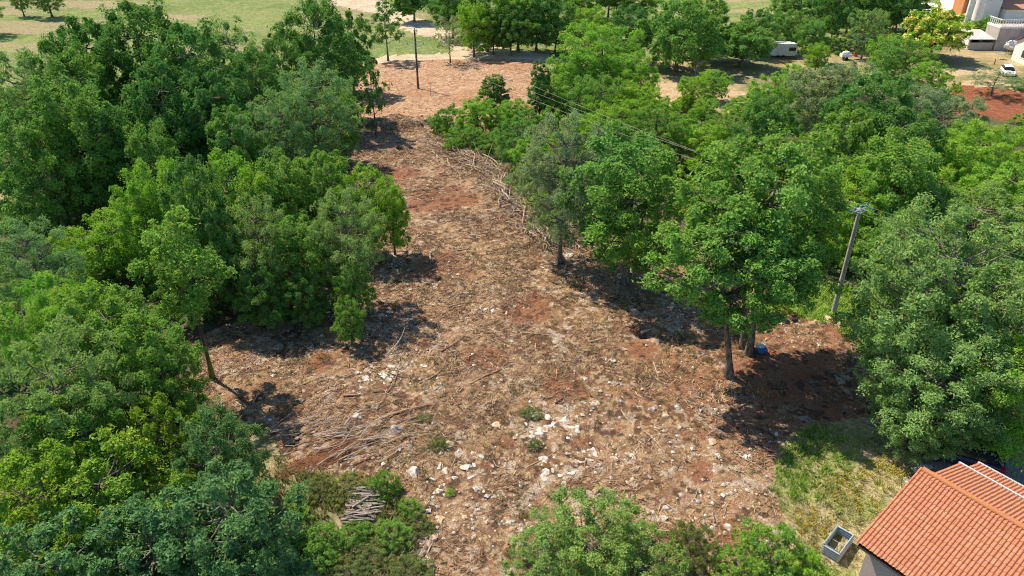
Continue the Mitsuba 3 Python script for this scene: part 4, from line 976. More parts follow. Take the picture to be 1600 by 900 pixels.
# ------------------------------------------------------------------ dark blue car behind the house
def make_car(name, label, at, heading, paint, scale=1.0):
    key = numbered(name)
    tag(key, label, 'car')
    m = T().translate([at[0], at[1], hz(*at)]).rotate([0, 0, 1], heading).scale(scale)
    # side outline sections along the car: x, half width, sill z, belt z ; and the cabin above
    xs = [-2.05, -1.98, -1.5, -0.6, 0.5, 1.3, 1.9, 2.06]
    wd = [0.70, 0.80, 0.87, 0.89, 0.89, 0.87, 0.80, 0.66]
    lo = [0.42, 0.30, 0.24, 0.22, 0.22, 0.24, 0.28, 0.40]
    hi = [0.86, 0.96, 0.98, 0.96, 0.94, 0.90, 0.78, 0.62]
    rings = []
    for x, w, a, b in zip(xs, wd, lo, hi):
        rings.append([[x, -w * 0.92, a], [x, -w, (a + b) / 2], [x, -w * 0.97, b - 0.06], [x, -w * 0.86, b], [x, 0, b + 0.035], [x, w * 0.86, b], [x, w * 0.97, b - 0.06], [x, w, (a + b) / 2], [x, w * 0.92, a]])

    def loft(rs):
        n = len(rs[0])
        vs = np.array(rs).reshape(-1, 3)
        fs = []
        for i in range(len(rs) - 1):
            for j in range(n):
                p, q = i * n + j, i * n + (j + 1) % n
                fs += [[p, q, q + n], [p, q + n, p + n]]
        for e, s in ((0, 1), (len(rs) - 1, -1)):
            for j in range(1, n - 1):
                fs.append([e * n, e * n + j + (s < 0), e * n + j + (s > 0)])
        return trimesh.Trimesh(vs, fs, process=False)
    body = loft(rings)
    cab = []
    for x, w, b, t in ((-1.93, 0.74, 0.94, 0.97), (-1.45, 0.72, 0.94, 1.40), (-0.9, 0.72, 0.94, 1.475), (0.1, 0.72, 0.93, 1.46), (0.45, 0.73, 0.92, 1.36), (1.15, 0.74, 0.90, 0.93)):
        cab.append([[x, -w, b], [x, -w * 0.84, t - 0.05], [x, -w * 0.70, t], [x, 0, t + 0.02], [x, w * 0.70, t], [x, w * 0.84, t - 0.05], [x, w, b]])
    for nm, me, bs, sm in (('body', body, paint, 35), ('cabin_glass', loft(cab), 'car_glass', 35)):
        k = put(nm, me, bs, key, smooth=sm)
        scene[k]['to_world'] = m
    rf = []
    for x, w, t in ((-1.5, 0.62, 1.39), (-0.9, 0.63, 1.475), (0.1, 0.63, 1.46), (0.42, 0.62, 1.38)):
        rf.append([[x, -w, t - 0.055], [x, -w * 0.84, t + 0.008], [x, 0, t + 0.035], [x, w * 0.84, t + 0.008], [x, w, t - 0.055]])
    k = put('roof_panel', loft(rf), paint, key, smooth=35)
    scene[k]['to_world'] = m
    for sx in (-1.28, 1.32):
        for sy in (-0.80, 0.80):
            wh = trimesh.creation.cylinder(0.32, 0.20, sections=20)
            wh.apply_transform(trimesh.transformations.rotation_matrix(math.pi / 2, (1, 0, 0)))
            wh.apply_translation((sx, sy, 0.32))
            k = put('wheel', wh, 'rubber', key)
            scene[k]['to_world'] = m
            hub = trimesh.creation.cylinder(0.20, 0.02, sections=16)
            hub.apply_transform(trimesh.transformations.rotation_matrix(math.pi / 2, (1, 0, 0)))
            hub.apply_translation((sx, sy + (0.105 if sy > 0 else -0.105), 0.32))
            k = put('rim', hub, 'zinc', k)
            scene[k]['to_world'] = m
    for sy in (-1, 1):
        k = put('tail_light', box(0.20, 0.16, 0.30, (-1.94, sy * 0.73, 0.68)), 'red_lens', key)
        scene[k]['to_world'] = m
        k = put('headlight', box(0.18, 0.30, 0.12, (1.90, sy * 0.56, 0.58)), 'car_glass', key)
        scene[k]['to_world'] = m
        k = put('mirror', box(0.12, 0.20, 0.13, (0.72, sy * 0.94, 0.95)), paint, key)
        scene[k]['to_world'] = m
    return key


make_car('parked_car', 'dark blue car parked in shade behind the tiled house', (26.0, 31.9), 148, 'car_blue')
make_car('parked_car', 'white car parked by the white wall at the far right border', ((81.22, 121.96)), -110, 'car_white')


# ------------------------------------------------------------------ power poles and lines
def near_pole():
    key = numbered('power_pole')
    tag(key, 'pale concrete power pole with glass insulators, standing beside the grass strip', 'power pole')
    x, y = (24.40, 47.37)
    z0 = hz(x, y)
    H = 9.1
    put('shaft', tube([[x, y, z0 - 0.6], [x, y, z0 + 3], [x, y, z0 + 6], [x, y, H]], [0.20, 0.18, 0.155, 0.13], 14), 'concrete', key, smooth=40)
    d = unit(np.array([0.82, 0.57, 0]))
    arm = lambda z, l0, l1: tube([[x + d[0] * l0, y + d[1] * l0, z], [x + d[0] * l1, y + d[1] * l1, z]], 0.05, 6)
    put('cross_arm', arm(H - 0.12, -0.80, 0.80), 'galvanised', key)
    put('arm_clamp', box(0.36, 0.36, 0.16, (x, y, H - 0.22), 35), 'galvanised', key)
    put('arm_brace', tube([[x - d[0] * 0.6, y - d[1] * 0.6, H - 0.16], [x, y, H - 0.75], [x + d[0] * 0.6, y + d[1] * 0.6, H - 0.16]], 0.022, 5), 'galvanised', key)
    tops = []
    e = np.array([0.78, -0.62, 0])                    # towards the right-hand line
    w = np.array([-0.50, 0.86, 0])                   # towards the far pole
    for l in (-0.76, 0.0, 0.76):
        c = np.array([x + d[0] * l, y + d[1] * l, H - 0.08])
        for q, lst in ((e, 'right'), (w, 'left')):
            pts = [c + q * s for s in np.linspace(0.10, 0.50, 14)]
            rr = [0.03 + 0.055 * (k % 2) for k in range(14)]
            put('insulator', tube(pts, rr, 8), 'insulator', key, smooth=50)
        pin = np.array([c, c + [0, 0, 0.14], c + [0, 0, 0.2], c + [0, 0, 0.3]])
        put('pin_insulator', tube(pin, [0.02, 0.07, 0.045, 0.06], 8), 'insulator', key)
        tops.append((c + e * 0.52, c + w * 0.52))
        put('jumper_loop', tube([c + w * 0.52, c + w * 0.3 - [0, 0, 0.25], c + [0, 0, 0.3], c + e * 0.3 - [0, 0, 0.25], c + e * 0.52], 0.012, 4), 'cable', key)
    return tops


def far_pole():
    key = numbered('power_pole')
    tag(key, 'dark wooden power pole with two cross arms in the chip-covered field', 'power pole')
    x, y = (-14.14, 111.02)
    z0 = hz(x, y)
    H = z0 + 8.5
    put('shaft', tube([[x, y, z0 - 0.5], [x, y, z0 + 4], [x, y, H]], [0.17, 0.15, 0.115], 12), 'old_pole_wood', key, smooth=40)
    put('head_fitting', join([box(0.5, 0.16, 0.14, (x + 0.1, y, H - 0.1), 20), box(0.12, 0.12, 0.34, (x + 0.32, y + 0.08, H - 0.3))]), 'galvanised', key)
    d = unit(np.array([1.0, 0.12, 0]))
    put('cross_arm', tube([[x - d[0] * 1.25, y - d[1] * 1.25, H - 2.05], [x + d[0] * 1.25, y + d[1] * 1.25, H - 2.05]], 0.055, 6), 'galvanised', key)
    put('cross_arm', tube([[x - d[0] * 0.35, y - d[1] * 0.35, H - 1.6], [x + d[0] * 0.9, y + d[1] * 0.9, H - 1.55]], 0.035, 6), 'galvanised', key)
    out = []
    for l, zz_ in ((-1.15, H - 2.0), (0.0, H), (1.15, H - 2.0)):
        c = np.array([x + d[0] * l, y + d[1] * l, zz_])
        put('insulator', tube([c, c + [0, 0, 0.12], c + [0, 0, 0.2], c + [0, 0, 0.32]], [0.03, 0.09, 0.06, 0.07], 8), 'insulator', key)
        out.append(c + [0, 0, 0.3])
    return out


TN = near_pole()
TF = far_pole()


def wire(p, q, sag, label, name='power_line'):
    t = np.linspace(0, 1, 25)
    pts = p + (q - p) * t[:, None]
    pts[:, 2] -= 4 * sag * t * (1 - t)
    put(name, tube(pts, 0.009, 4), 'cable', label=label, cat='power line', group='power lines between the poles')


WH = ('left', 'middle', 'right')
for k in range(3):
    wire(TN[k][1], TF[k], 1.1, f'{WH[k]} thin power line running from the concrete pole back to the wooden pole')
for k in range(3):
    q = TN[k][0] + np.array([30.0, -24.0, -1.0])
    wire(TN[k][0], q, 0.7, f'{WH[k]} thin power line running right from the concrete pole into the trees')
for k in range(3):
    q = TF[k] + np.array([-66.0, -32.0, 0.4 + 0.6 * k])
    wire(TF[k], q, 1.2, f'{WH[k]} thin power line crossing the dark trees at the left')
# the pole that carries the left-hand lines, outside the picture
px_, py_ = TF[1][0] - 66.0, TF[1][1] - 32.0
put('shaft', tube([[px_, py_, -0.3], [px_, py_, 9.2]], [0.17, 0.12], 10), 'old_pole_wood', tag(numbered('power_pole'), 'wooden power pole beyond the left border carrying the left-hand lines', 'power pole'))
for i, (x, y, h) in enumerate((((*((-18.24, 109.95)), 1.3)), ((*((-11.86, 106.52)), 1.9)))):
    put('marker_stake', tube([[x, y, hz(x, y) - 0.2], [x + 0.04, y, hz(x, y) + h]], 0.035, 6), 'old_pole_wood', label=('short thin stake in the chip-covered field left of the wooden pole', 'thin stake in the chip-covered field right of the wooden pole')[i], cat='stake')


# ------------------------------------------------------------------ blue bag at the trees
def blue_bag():
    key = numbered('blue_bag')
    tag(key, 'blue bag with a white top lying at the foot of the three-stemmed oak', 'bag')
    x, y = (17.73, 42.91)
    r = np.random.default_rng(4)
    m = trimesh.creation.icosphere(subdivisions=3)
    v = m.vertices * [0.40, 0.30, 0.30]
    v *= 1 + 0.30 * (meshkit.fbm(m.vertices * 2.1, 3, 4) - 0.5)[:, None]
    v[:, 2] = np.maximum(v[:, 2] + 0.22, 0.0)
    z = hz(x, y)
    put('sack', trimesh.Trimesh(v + [x, y, z - 0.02], m.faces, process=False), 'blue_plastic', key, smooth=True)
    c = m.vertices * [0.36, 0.24, 0.15]
    c *= 1 + 0.35 * (meshkit.fbm(m.vertices * 3.0, 3, 6) - 0.5)[:, None]
    put('folded_top', trimesh.Trimesh(c + [x - 0.10, y + 0.10, z + 0.48], m.faces, process=False), 'white_plastic', key, smooth=True)


blue_bag()

# ------------------------------------------------------------------ stones
RS = np.random.default_rng(77)


def rock_mesh(seed, sub=2, sharp=0.34, flat=0.6):
    r = np.random.default_rng(seed)
    m = trimesh.creation.icosphere(subdivisions=sub)
    v = m.vertices.copy()
    for _ in range(9):                                 # split faces
        n = unit(r.normal(size=3))
        d = r.uniform(0.35, 0.8)
        s = v @ n
        v -= np.clip(s - d, 0, None)[:, None] * n
    v *= 1 + sharp * (meshkit.fbm(v * 1.7 + seed, 3, seed) - 0.5)[:, None]
    return trimesh.Trimesh(v * [1, r.uniform(0.65, 0.95), flat * r.uniform(0.8, 1.2)], m.faces, process=False)


ROCKS = [rock_mesh(100 + k, sharp=0.5) for k in range(7)]
ROCK_LOOK = {'white': 'limestone_white', 'buff': 'limestone_buff', 'grey': 'limestone_grey'}
ROCK_PLY = {(k, c): mikit.ply(ROCKS[k], b, smooth=22) for k in range(7) for c, b in ROCK_LOOK.items()}


def stone(xy, size, tone, label, group=None, name='stone', squash=0.9, sink=0.5):
    key = numbered(name)
    x, y = xy
    k = int(RS.integers(7))
    scene[key] = {**ROCK_PLY[(k, tone)], 'to_world': T().translate([x, y, hz(x, y) + size * (0.5 * squash - sink) * 0.6]).rotate([0, 0, 1], RS.uniform(0, 360)).rotate([1, 0, 0], RS.uniform(-14, 14)).scale([size / 2, size / 2, size / 2 * squash])}
    tag(key, label, 'stone', group)


for xy, s, tone, label in (
    (((3.35, 35.47)), 0.95, 'white', 'largest white limestone block in the lower middle of the clearing'),
    (((4.00, 34.64)), 0.75, 'white', 'white stone with a dark hollow just right of the largest white block'),
    (((2.70, 35.23)), 0.55, 'white', 'white stone touching the left side of the largest white block'),
    (((-3.17, 32.71)), 0.85, 'white', 'white angular stone above the log pile, in the lower left of the clearing'),
    (((-3.68, 33.43)), 0.75, 'buff', 'buff stone next to the white angular stone above the log pile'),
    (((-5.65, 31.03)), 1.0, 'white', 'large flat white stone right of the round dark bush'),
    (((-0.37, 31.75)), 0.55, 'white', 'white stone with a dark shaded side below the middle of the clearing'),
    (((-0.83, 35.05)), 0.7, 'buff', 'orange buff stone left of the largest white block'),
    (((-3.79, 27.58)), 0.65, 'buff', 'buff cube-like stone right of the log pile'),
    (((-0.14, 27.49)), 0.6, 'white', 'split white stone left of the fine-leaved bush'),
    (((0.40, 26.93)), 0.42, 'white', 'white stone lower right of the split white stone'),
    (((0.94, 27.06)), 0.45, 'white', 'white stone beside the left end of the fine-leaved bush'),
    (((-4.19, 26.46)), 0.75, 'buff', 'buff stone under the dry branch near the bottom edge'),
    (((7.99, 27.53)), 0.7, 'white', 'white stone right above the dull olive brush'),
    (((11.30, 26.88)), 0.55, 'white', 'white stone left above the glossy bush'),
    (((13.61, 32.12)), 0.5, 'white', 'white stone with a grey side on the right of the clearing'),
    (((-6.98, 34.70)), 1.0, 'grey', 'grey boulder tilted over a hollow left of the brush heap'),
    (((-9.61, 35.78)), 0.75, 'white', 'pale flat stone standing in the brush heap'),
    (((5.36, 37.29)), 0.7, 'white', 'white stone above the largest white block'),
    (((8.88, 36.65)), 0.7, 'grey', 'grey pitted stone right of the middle of the clearing'),
    (((9.65, 35.96)), 0.65, 'buff', 'buff pointed stone below the grey pitted stone'),
    (((-9.89, 47.56)), 0.7, 'buff', 'reddish stone at the shade edge on the left of the clearing'),
    (((7.06, 41.87)), 0.8, 'white', 'pale stone beside two short upright stubs in the middle'),
    (((4.60, 29.59)), 0.7, 'buff', 'buff stone over a dark hollow above the fine-leaved bush'),
    (((5.86, 28.33)), 0.7, 'buff', 'buff stone just above the fine-leaved bush'),
    (((12.01, 33.54)), 0.7, 'buff', 'buff stone with shaded foot in the lower right of the clearing'),
    (((2.56, 61.74)), 0.7, 'grey', 'grey stone at the lower end of the brushwood bank'),
    (((5.10, 57.86)), 1.2, 'white', 'white stone in the sun right of the slim dark trunk'),
    (((2.94, 54.79)), 0.6, 'white', 'white stone left below the slim dark trunk'),
    (((24.15, 45.69)), 0.6, 'buff', 'reddish stone on the spoil at the foot of the concrete pole'),
    (((23.74, 46.65)), 0.7, 'buff', 'reddish stone left of the foot of the concrete pole'),
    (((22.78, 46.65)), 0.6, 'buff', 'reddish stone in the grass left of the concrete pole'),
):
    stone(xy, s * 1.2, tone, label)
for xy, s, label in ((((23.35, 32.12)), 1.3, 'upper grey boulder in the shade behind the house'), (((23.17, 31.13)), 1.9, 'lower larger grey boulder in the shade behind the house'), (((22.26, 30.27)), 0.8, 'small dark grey boulder at the edge of the dry grass')):
    stone(xy, s, 'grey', label, name='boulder')
GROUP_STONES = (
    ('pale stones scattered over the stony lower middle of the clearing', 'pale limestone lump scattered on the stony lower middle of the clearing', (((-3.25, 36.53), (10.69, 37.16), (12.75, 27.14), (-5.87, 25.89))), 120, (0.16, 0.50)),
    ('stones among the roots on the left edge', 'pale stone in the rubble patch at the clearing\'s left shade edge', (((-12.32, 55.25), (-8.62, 54.12), (-6.82, 39.18), (-10.36, 39.88))), 44, (0.2, 0.5)),
    ('stones along the brushwood bank', 'pale stone lying along the brushwood bank', (((-12.96, 90.02), (-8.19, 91.29), (4.67, 60.14), (1.80, 62.15))), 34, (0.25, 0.6)),
    ('stones under the oaks', 'pale stone in the shade between the slim dark trunk and the three big oaks', (((4.52, 57.61), (16.17, 54.12), (14.50, 48.96), (4.31, 54.12))), 26, (0.2, 0.55)),
    ('stones by the raw bank', 'pale stone tumbled at the raw bank below the chip-covered field', (((-13.76, 96.68), (-8.49, 95.28), (-7.91, 87.57), (-12.81, 88.78))), 18, (0.3, 0.8)),
)
for grp, lab, quad, n, (s0, s1) in GROUP_STONES:
    q = np.array(quad)
    for _ in range(n):
        u, w = RS.random(2)
        p = (q[0] * (1 - u) + q[1] * u) * (1 - w) + (q[3] * (1 - u) + q[2] * u) * w
        stone((float(p[0]), float(p[1])), float(s0 + (s1 - s0) * RS.random() ** 2.2), ('white', 'buff', 'white', 'grey')[int(RS.integers(4))], lab, grp)
# bedrock showing through: flat pale ledges
for i, (xy, n, label) in enumerate(((((1.78, 35.17)), 7, 'flat white bedrock ledge left of the largest white block'), (((-3.21, 30.98)), 6, 'pale bedrock ledge below the white angular stone'), (((5.58, 32.01)), 7, 'pale bedrock ledge in the lower middle of the clearing'), (((-8.72, 40.46)), 9, 'pale rubble ledge below the shade on the left of the clearing'), (((3.11, 31.13)), 6, 'pale bedrock ledge left above the fine-leaved bush'), (((-1.48, 48.02)), 5, 'whitish rubble ledge in the upper middle of the clearing'))):
    key = tag(numbered('rock_ledge'), label, 'rock')
    for _ in range(n * 4):
        s = 0.08 + 0.42 * RS.random() ** 2.4
        dx, dy = RS.normal(0, 0.95), RS.normal(0, 0.6)
        scene[numbered(f'{key}__slab')] = {**ROCK_PLY[(int(RS.integers(7)), 'white')], 'to_world': T().translate([xy[0] + dx, xy[1] + dy, hz(xy[0] + dx, xy[1] + dy) + 0.01]).rotate([0, 0, 1], RS.uniform(0, 360)).rotate([1, 0, 0], RS.uniform(-8, 8)).scale([s, s * RS.uniform(0.5, 1), s * 0.34])}


# ------------------------------------------------------------------ loose pieces: litter of sticks, gravel, grass
def sticks(r, p, yaw, pitch, length, rad, col, bend=0.12):
    """Many three-sided tapering sticks with a kink, and a colour for every vertex."""
    n = len(p)
    d = np.stack([np.cos(yaw) * np.cos(pitch), np.sin(yaw) * np.cos(pitch), np.sin(pitch)], -1)
    s = unit(np.cross(d, np.array([0, 0, 1.0]) + 0.01 * r.normal(size=(n, 3))))
    u = np.cross(s, d)
    b = s * (r.normal(0, bend, n) * length)[:, None]
    ends = [p - d * length[:, None] / 2, p + b, p + d * length[:, None] / 2]
    vs = []
    for e, k in zip(ends, (1.0, 0.85, 0.45)):
        for a in (0, 2.094, 4.189):
            vs.append(e + (s * math.cos(a) + u * math.sin(a)) * (rad * k)[:, None])
    v = np.stack(vs, 1).reshape(-1, 3)
    i = np.arange(n)[:, None] * 9
    f = []
    for ring in (0, 3):
        for j in range(3):
            a0, a1 = ring + j, ring + (j + 1) % 3
            f += [np.stack([i[:, 0] + a0, i[:, 0] + a1, i[:, 0] + a1 + 3], 1), np.stack([i[:, 0] + a0, i[:, 0] + a1 + 3, i[:, 0] + a0 + 3], 1)]
    return trimesh.Trimesh(v, np.vstack(f), process=False), np.repeat(col, 9, axis=0)


def in_zone(r, n, box_, zone):
    x, y = r.uniform(box_[0], box_[1], n), r.uniform(box_[2], box_[3], n)
    k = zone_of(x, y) == zone
    return x[k], y[k]


WOOD = np.array([[0.42, 0.315, 0.20], [0.52, 0.42, 0.29], [0.31, 0.21, 0.13], [0.22, 0.14, 0.09], [0.13, 0.085, 0.06], [0.40, 0.37, 0.33], [0.27, 0.14, 0.08]])
RL = np.random.default_rng(55)


def litter(name, zone, box_, n, lens, rads, weights, label, patch, cat=None):
    x, y = in_zone(RL, n, box_, zone)
    dens = meshkit.fbm(np.stack([x, y, 0 * x], -1) / patch, 3, 12)
    if zone == 'clearing':                                # raked bare under the big oaks and on the red earth
        for bx, by, bs, bk in ((*((19.23, 40.60)), 8.0, 0.30), (*((16.52, 47.10)), 5.0, 0.22), (*((9.14, 43.28)), 2.5, 0.25), (*((-6.02, 55.25)), 6.0, 0.14), (*((-8.61, 70.51)), 8.0, 0.13), (*((1.00, 48.96)), 4.0, 0.15), (*((4.03, 33.54)), 1.5, 0.25), (*((2.97, 31.91)), 7.0, 0.10), (*((11.57, 26.50)), 2.0, 0.2)):
            dens = dens - bk * np.exp(-((x - bx) ** 2 + (y - by) ** 2) / bs ** 2)
    k = dens > RL.uniform(0.34, 0.58, len(x))
    x, y = x[k], y[k]
    z = height(x, y)
    m = len(x)
    flow = 6.3 * meshkit.fbm(np.stack([x, y, 0 * x + 5], -1) / 9.0, 2, 4)
    yaw = flow + RL.normal(0, 1.4, m)
    ln = lens[0] + (lens[1] - lens[0]) * RL.random(m) ** 2.5
    rd = np.minimum(RL.uniform(*rads, m), ln * 0.12)
    col = WOOD[RL.choice(len(WOOD), m, p=weights)] * RL.uniform(0.75, 1.25, (m, 1))
    me, vc = sticks(RL, np.stack([x, y, z + rd * 0.6 + 0.02 + 0.06 * RL.random(m) ** 2], -1), yaw, RL.normal(0, 0.20, m), ln, rd, col)
    put(name, me, 'piece_colour', color=vc, label=label, kind='stuff')


litter('wood_litter', 'clearing', (-30, 32, 20, 100), 190000, (0.07, 0.95), (0.009, 0.026), [0.24, 0.18, 0.18, 0.14, 0.12, 0.06, 0.08], 'chips, twigs and shredded stems strewn over the cleared soil', 3.0)
litter('field_chips', 'chip_field', (-32, 14, 84, 135), 9000, (0.08, 0.40), (0.015, 0.05), [0.30, 0.25, 0.20, 0.08, 0.02, 0.05, 0.10], 'pale wood chips spread over the brown field', 4.0)
litter('mown_straw', 'dry_grass_ground', (8, 34, 16, 42), 34000, (0.08, 0.35), (0.006, 0.014), [0.35, 0.45, 0.05, 0.0, 0.0, 0.15, 0.0], 'dry mown straw on the grass by the house', 2.0)

# gravel
gx, gy = in_zone(RL, 36000, (-30, 32, 20, 100), 'clearing')
dens = meshkit.fbm(np.stack([gx, gy, 0 * gx], -1) / 2.6, 3, 19) + 0.24 * np.exp(-(((gx - 3) / 12) ** 2 + ((gy - 30.5) / 6) ** 2))
k = dens > RL.uniform(0.54, 0.78, len(gx))
gx, gy = gx[k], gy[k]
oc = np.array([[1, 0, 0], [-1, 0, 0], [0, 1, 0], [0, -1, 0], [0, 0, 1], [0, 0, -1.0]])
of = np.array([[0, 2, 4], [2, 1, 4], [1, 3, 4], [3, 0, 4], [2, 0, 5], [1, 2, 5], [3, 1, 5], [0, 3, 5]])
sz = 0.035 + 0.14 * RL.random(len(gx)) ** 3
rot = RL.uniform(0, 6.28, len(gx))
ov = oc[None] * RL.uniform(0.6, 1.3, (len(gx), 6, 1)) * sz[:, None, None] * [1, 1, 0.7]
ov = np.stack([ov[..., 0] * np.cos(rot)[:, None] - ov[..., 1] * np.sin(rot)[:, None], ov[..., 0] * np.sin(rot)[:, None] + ov[..., 1] * np.cos(rot)[:, None], ov[..., 2]], -1) + np.stack([gx, gy, height(gx, gy) + sz * 0.3], -1)[:, None]
gc = np.array([[0.62, 0.59, 0.54], [0.50, 0.40, 0.30], [0.44, 0.43, 0.41], [0.46, 0.30, 0.19]])[RL.integers(4, size=len(gx))] * RL.uniform(0.8, 1.15, (len(gx), 1))
put('gravel', trimesh.Trimesh(ov.reshape(-1, 3), (of[None] + (np.arange(len(gx)) * 6)[:, None, None]).reshape(-1, 3), process=False), 'piece_colour', color=np.repeat(gc, 6, 0), label='small limestone fragments scattered over the cleared soil', kind='stuff')


def grass(name, x, y, per, h, spread, cols, label):
    """Tufts of bent blades, two triangles and a tip each."""
    n = len(x) * per
    bx, by = np.repeat(x, per) + RL.normal(0, spread, n), np.repeat(y, per) + RL.normal(0, spread, n)
    hh = h * np.repeat(RL.uniform(0.5, 1.4, len(x)), per) * RL.uniform(0.5, 1.2, n)
    a = RL.uniform(0, 6.28, n)
    lean = RL.uniform(0.1, 0.8, n) * hh
    p = np.stack([bx, by, height(bx, by) - 0.01], -1)
    d = np.stack([np.cos(a), np.sin(a), 0 * a], -1)
    s = np.stack([-np.sin(a), np.cos(a), 0 * a], -1) * (0.010 + 0.05 * hh)[:, None]
    mid = p + d * (0.3 * lean)[:, None] + np.array([0, 0, 1]) * (0.6 * hh)[:, None]
    tip = p + d * lean[:, None] + np.array([0, 0, 1]) * (hh * 0.95)[:, None]
    v = np.stack([p - s, p + s, mid - s * 0.7, mid + s * 0.7, tip], 1).reshape(-1, 3)
    i = np.arange(n) * 5
    f = np.vstack([np.stack([i, i + 1, i + 3], 1), np.stack([i, i + 3, i + 2], 1), np.stack([i + 2, i + 3, i + 4], 1)])
    c = np.asarray(cols)[np.repeat(RL.integers(len(cols), size=len(x)), per)] * RL.uniform(0.75, 1.25, (n, 1))
    put(name, trimesh.Trimesh(v, f, process=False), 'blade_colour', color=np.repeat(c, 5, 0), label=label, kind='stuff')


def pick(x, y, patch, seed, lo, hi):
    k = meshkit.fbm(np.stack([x, y, 0 * x], -1) / patch, 3, seed) > RL.uniform(lo, hi, len(x))
    return x[k], y[k]


x, y = in_zone(RL, 9000, (14, 36, 40, 56), 'grass_strip')
grass('strip_grass', x[:5500], y[:5500], 7, 0.35, 0.10, [(0.22, 0.42, 0.05), (0.30, 0.48, 0.08), (0.34, 0.46, 0.12)], 'bright green grass behind the concrete pole')
x, y = pick(*in_zone(RL, 16000, (8, 34, 16, 42), 'dry_grass_ground'), 2.2, 61, 0.42, 0.62)
grass('dry_grass', x, y, 6, 0.20, 0.08, [(0.42, 0.37, 0.21), (0.50, 0.44, 0.28), (0.30, 0.30, 0.11), (0.22, 0.27, 0.08)], 'dry and half green grass tufts by the house')
x, y = in_zone(RL, 14000, (8, 34, 16, 42), 'dry_grass_ground')
gx0, gy0 = (18.41, 32.99)
gx1, gy1 = (15.91, 30.62)
k = (np.exp(-(seg_dist(x, y, gx0, gy0, gx1, gy1) / 1.8) ** 2) * 1.1 > RL.random(len(x)))
grass('weed_patch', x[k], y[k], 9, 0.28, 0.10, [(0.20, 0.38, 0.05), (0.27, 0.44, 0.07), (0.15, 0.28, 0.04)], 'green weeds at the edge of the dry grass')
k = np.zeros(len(x), bool)
for cx_, cy_, s_ in ((*((21.38, 31.13)), 1.1), (*((18.78, 29.64)), 1.2), (*((15.69, 26.93)), 0.9), (*((18.49, 28.93)), 0.8)):
    k |= np.exp(-(((x - cx_) ** 2 + (y - cy_) ** 2) / s_ ** 2)) > RL.random(len(x))
grass('flowering_weeds', x[k], y[k], 8, 0.25, 0.10, [(0.55, 0.46, 0.05), (0.46, 0.41, 0.07), (0.28, 0.34, 0.07)], 'yellow flowering weeds in the dry grass')
x, y = pick(*in_zone(RL, 22000, (-24, 4, 18, 38), 'scrub_ground'), 1.8, 71, 0.30, 0.52)
grass('rough_grass', x, y, 8, 0.34, 0.10, [(0.17, 0.22, 0.06), (0.24, 0.26, 0.10), (0.38, 0.33, 0.19), (0.12, 0.18, 0.04)], 'rough weeds round the log pile')
x, y = pick(*in_zone(RL, 16000, (-28, 30, 22, 60), 'clearing'), 2.4, 81, 0.52, 0.66)
grass('sparse_tufts', x, y, 7, 0.20, 0.08, [(0.40, 0.34, 0.19), (0.34, 0.31, 0.14), (0.20, 0.24, 0.08), (0.46, 0.40, 0.26)], 'sparse dry and green tufts on the cleared soil')
x, y = in_zone(RL, 9000, (-75, -15, 60, 90), 'dark_track')
grass('track_grass', x[:5000], y[:5000], 6, 0.35, 0.12, [(0.14, 0.24, 0.05), (0.19, 0.28, 0.06)], 'grass on the shaded track')


# ------------------------------------------------------------------ cut logs stacked in the weeds
RG = np.random.default_rng(91)
lx, ly = (-8.00, 28.38)
cols = [mat(f'old_log_{k}', c, 0.95) for k, c in enumerate(((0.30, 0.275, 0.25), (0.20, 0.18, 0.165), (0.38, 0.35, 0.32)))]
n_log = 0
for row, (oy, n, h0) in enumerate(((0.85, 22, 0.42), (0.0, 24, 0.34), (-0.85, 26, 0.50))):
    for k in range(n):
        ln = RG.uniform(1.0, 1.9)
        lvl = k % 5
        c = np.array([lx + RG.normal(0, 0.16), ly + oy + RG.uniform(-0.40, 0.40), 0])
        c[2] = hz(c[0], c[1]) + 0.05 + h0 * (k / n) * RG.uniform(0.8, 1.0)
        a = RG.normal(0.02, 0.16) + (RG.choice([0, 0.7, -0.7]) if RG.random() < 0.14 else 0)
        d = np.array([math.cos(a), math.sin(a), RG.normal(0, 0.06)])
        rad = RG.uniform(0.025, 0.058)
        q = np.linspace(-0.5, 0.5, 5)[:, None]
        path = c + d * ln * q + np.stack([0 * q[:, 0], np.sin(q[:, 0] * 5 + k) * 0.035, 0 * q[:, 0]], -1)
        put('log', tube(path, rad * np.array([1.08, 1.0, 0.97, 0.92, 0.85]), 6), cols[int(RG.integers(3))], smooth=40, label='grey cut branch log in the pile of stacked logs', cat='log', group='logs in the stacked pile')


# ------------------------------------------------------------------ fallen branches
def branch_mesh(r, length, rad, forks, up=0.0):
    n = 9
    q = np.linspace(0, 1, n)
    bend = r.normal(0, 0.06) * length
    path = np.stack([(q - 0.5) * length, bend * np.sin(q * np.pi) + 0.012 * length * np.sin(q * 6 + r.uniform(0, 6)), rad * 0.6 + up * q + 0.012 * r.random(n)], -1)
    ms = [tube(path, rad * (1 - 0.72 * q), 6)]
    for _ in range(forks):
        j = int(r.integers(3, n - 1))
        ln = length * r.uniform(0.18, 0.42)
        a = r.choice([-1, 1]) * r.uniform(0.35, 0.95)
        t = np.linspace(0, 1, 5)
        p = path[j] + np.stack([np.cos(a) * t * ln, np.sin(a) * t * ln + 0.08 * ln * t * t, r.uniform(0.0, 0.25) * ln * t], -1)
        ms.append(tube(p, rad * 0.5 * (1 - 0.75 * t) * (1 - 0.5 * j / n), 5))
    return join(ms)


RF = np.random.default_rng(17)
bcol = [mat(f'dead_wood_{k}', c, 0.92) for k, c in enumerate(((0.48, 0.40, 0.30), (0.33, 0.26, 0.19), (0.42, 0.38, 0.34), (0.17, 0.115, 0.08), (0.40, 0.28, 0.18)))]


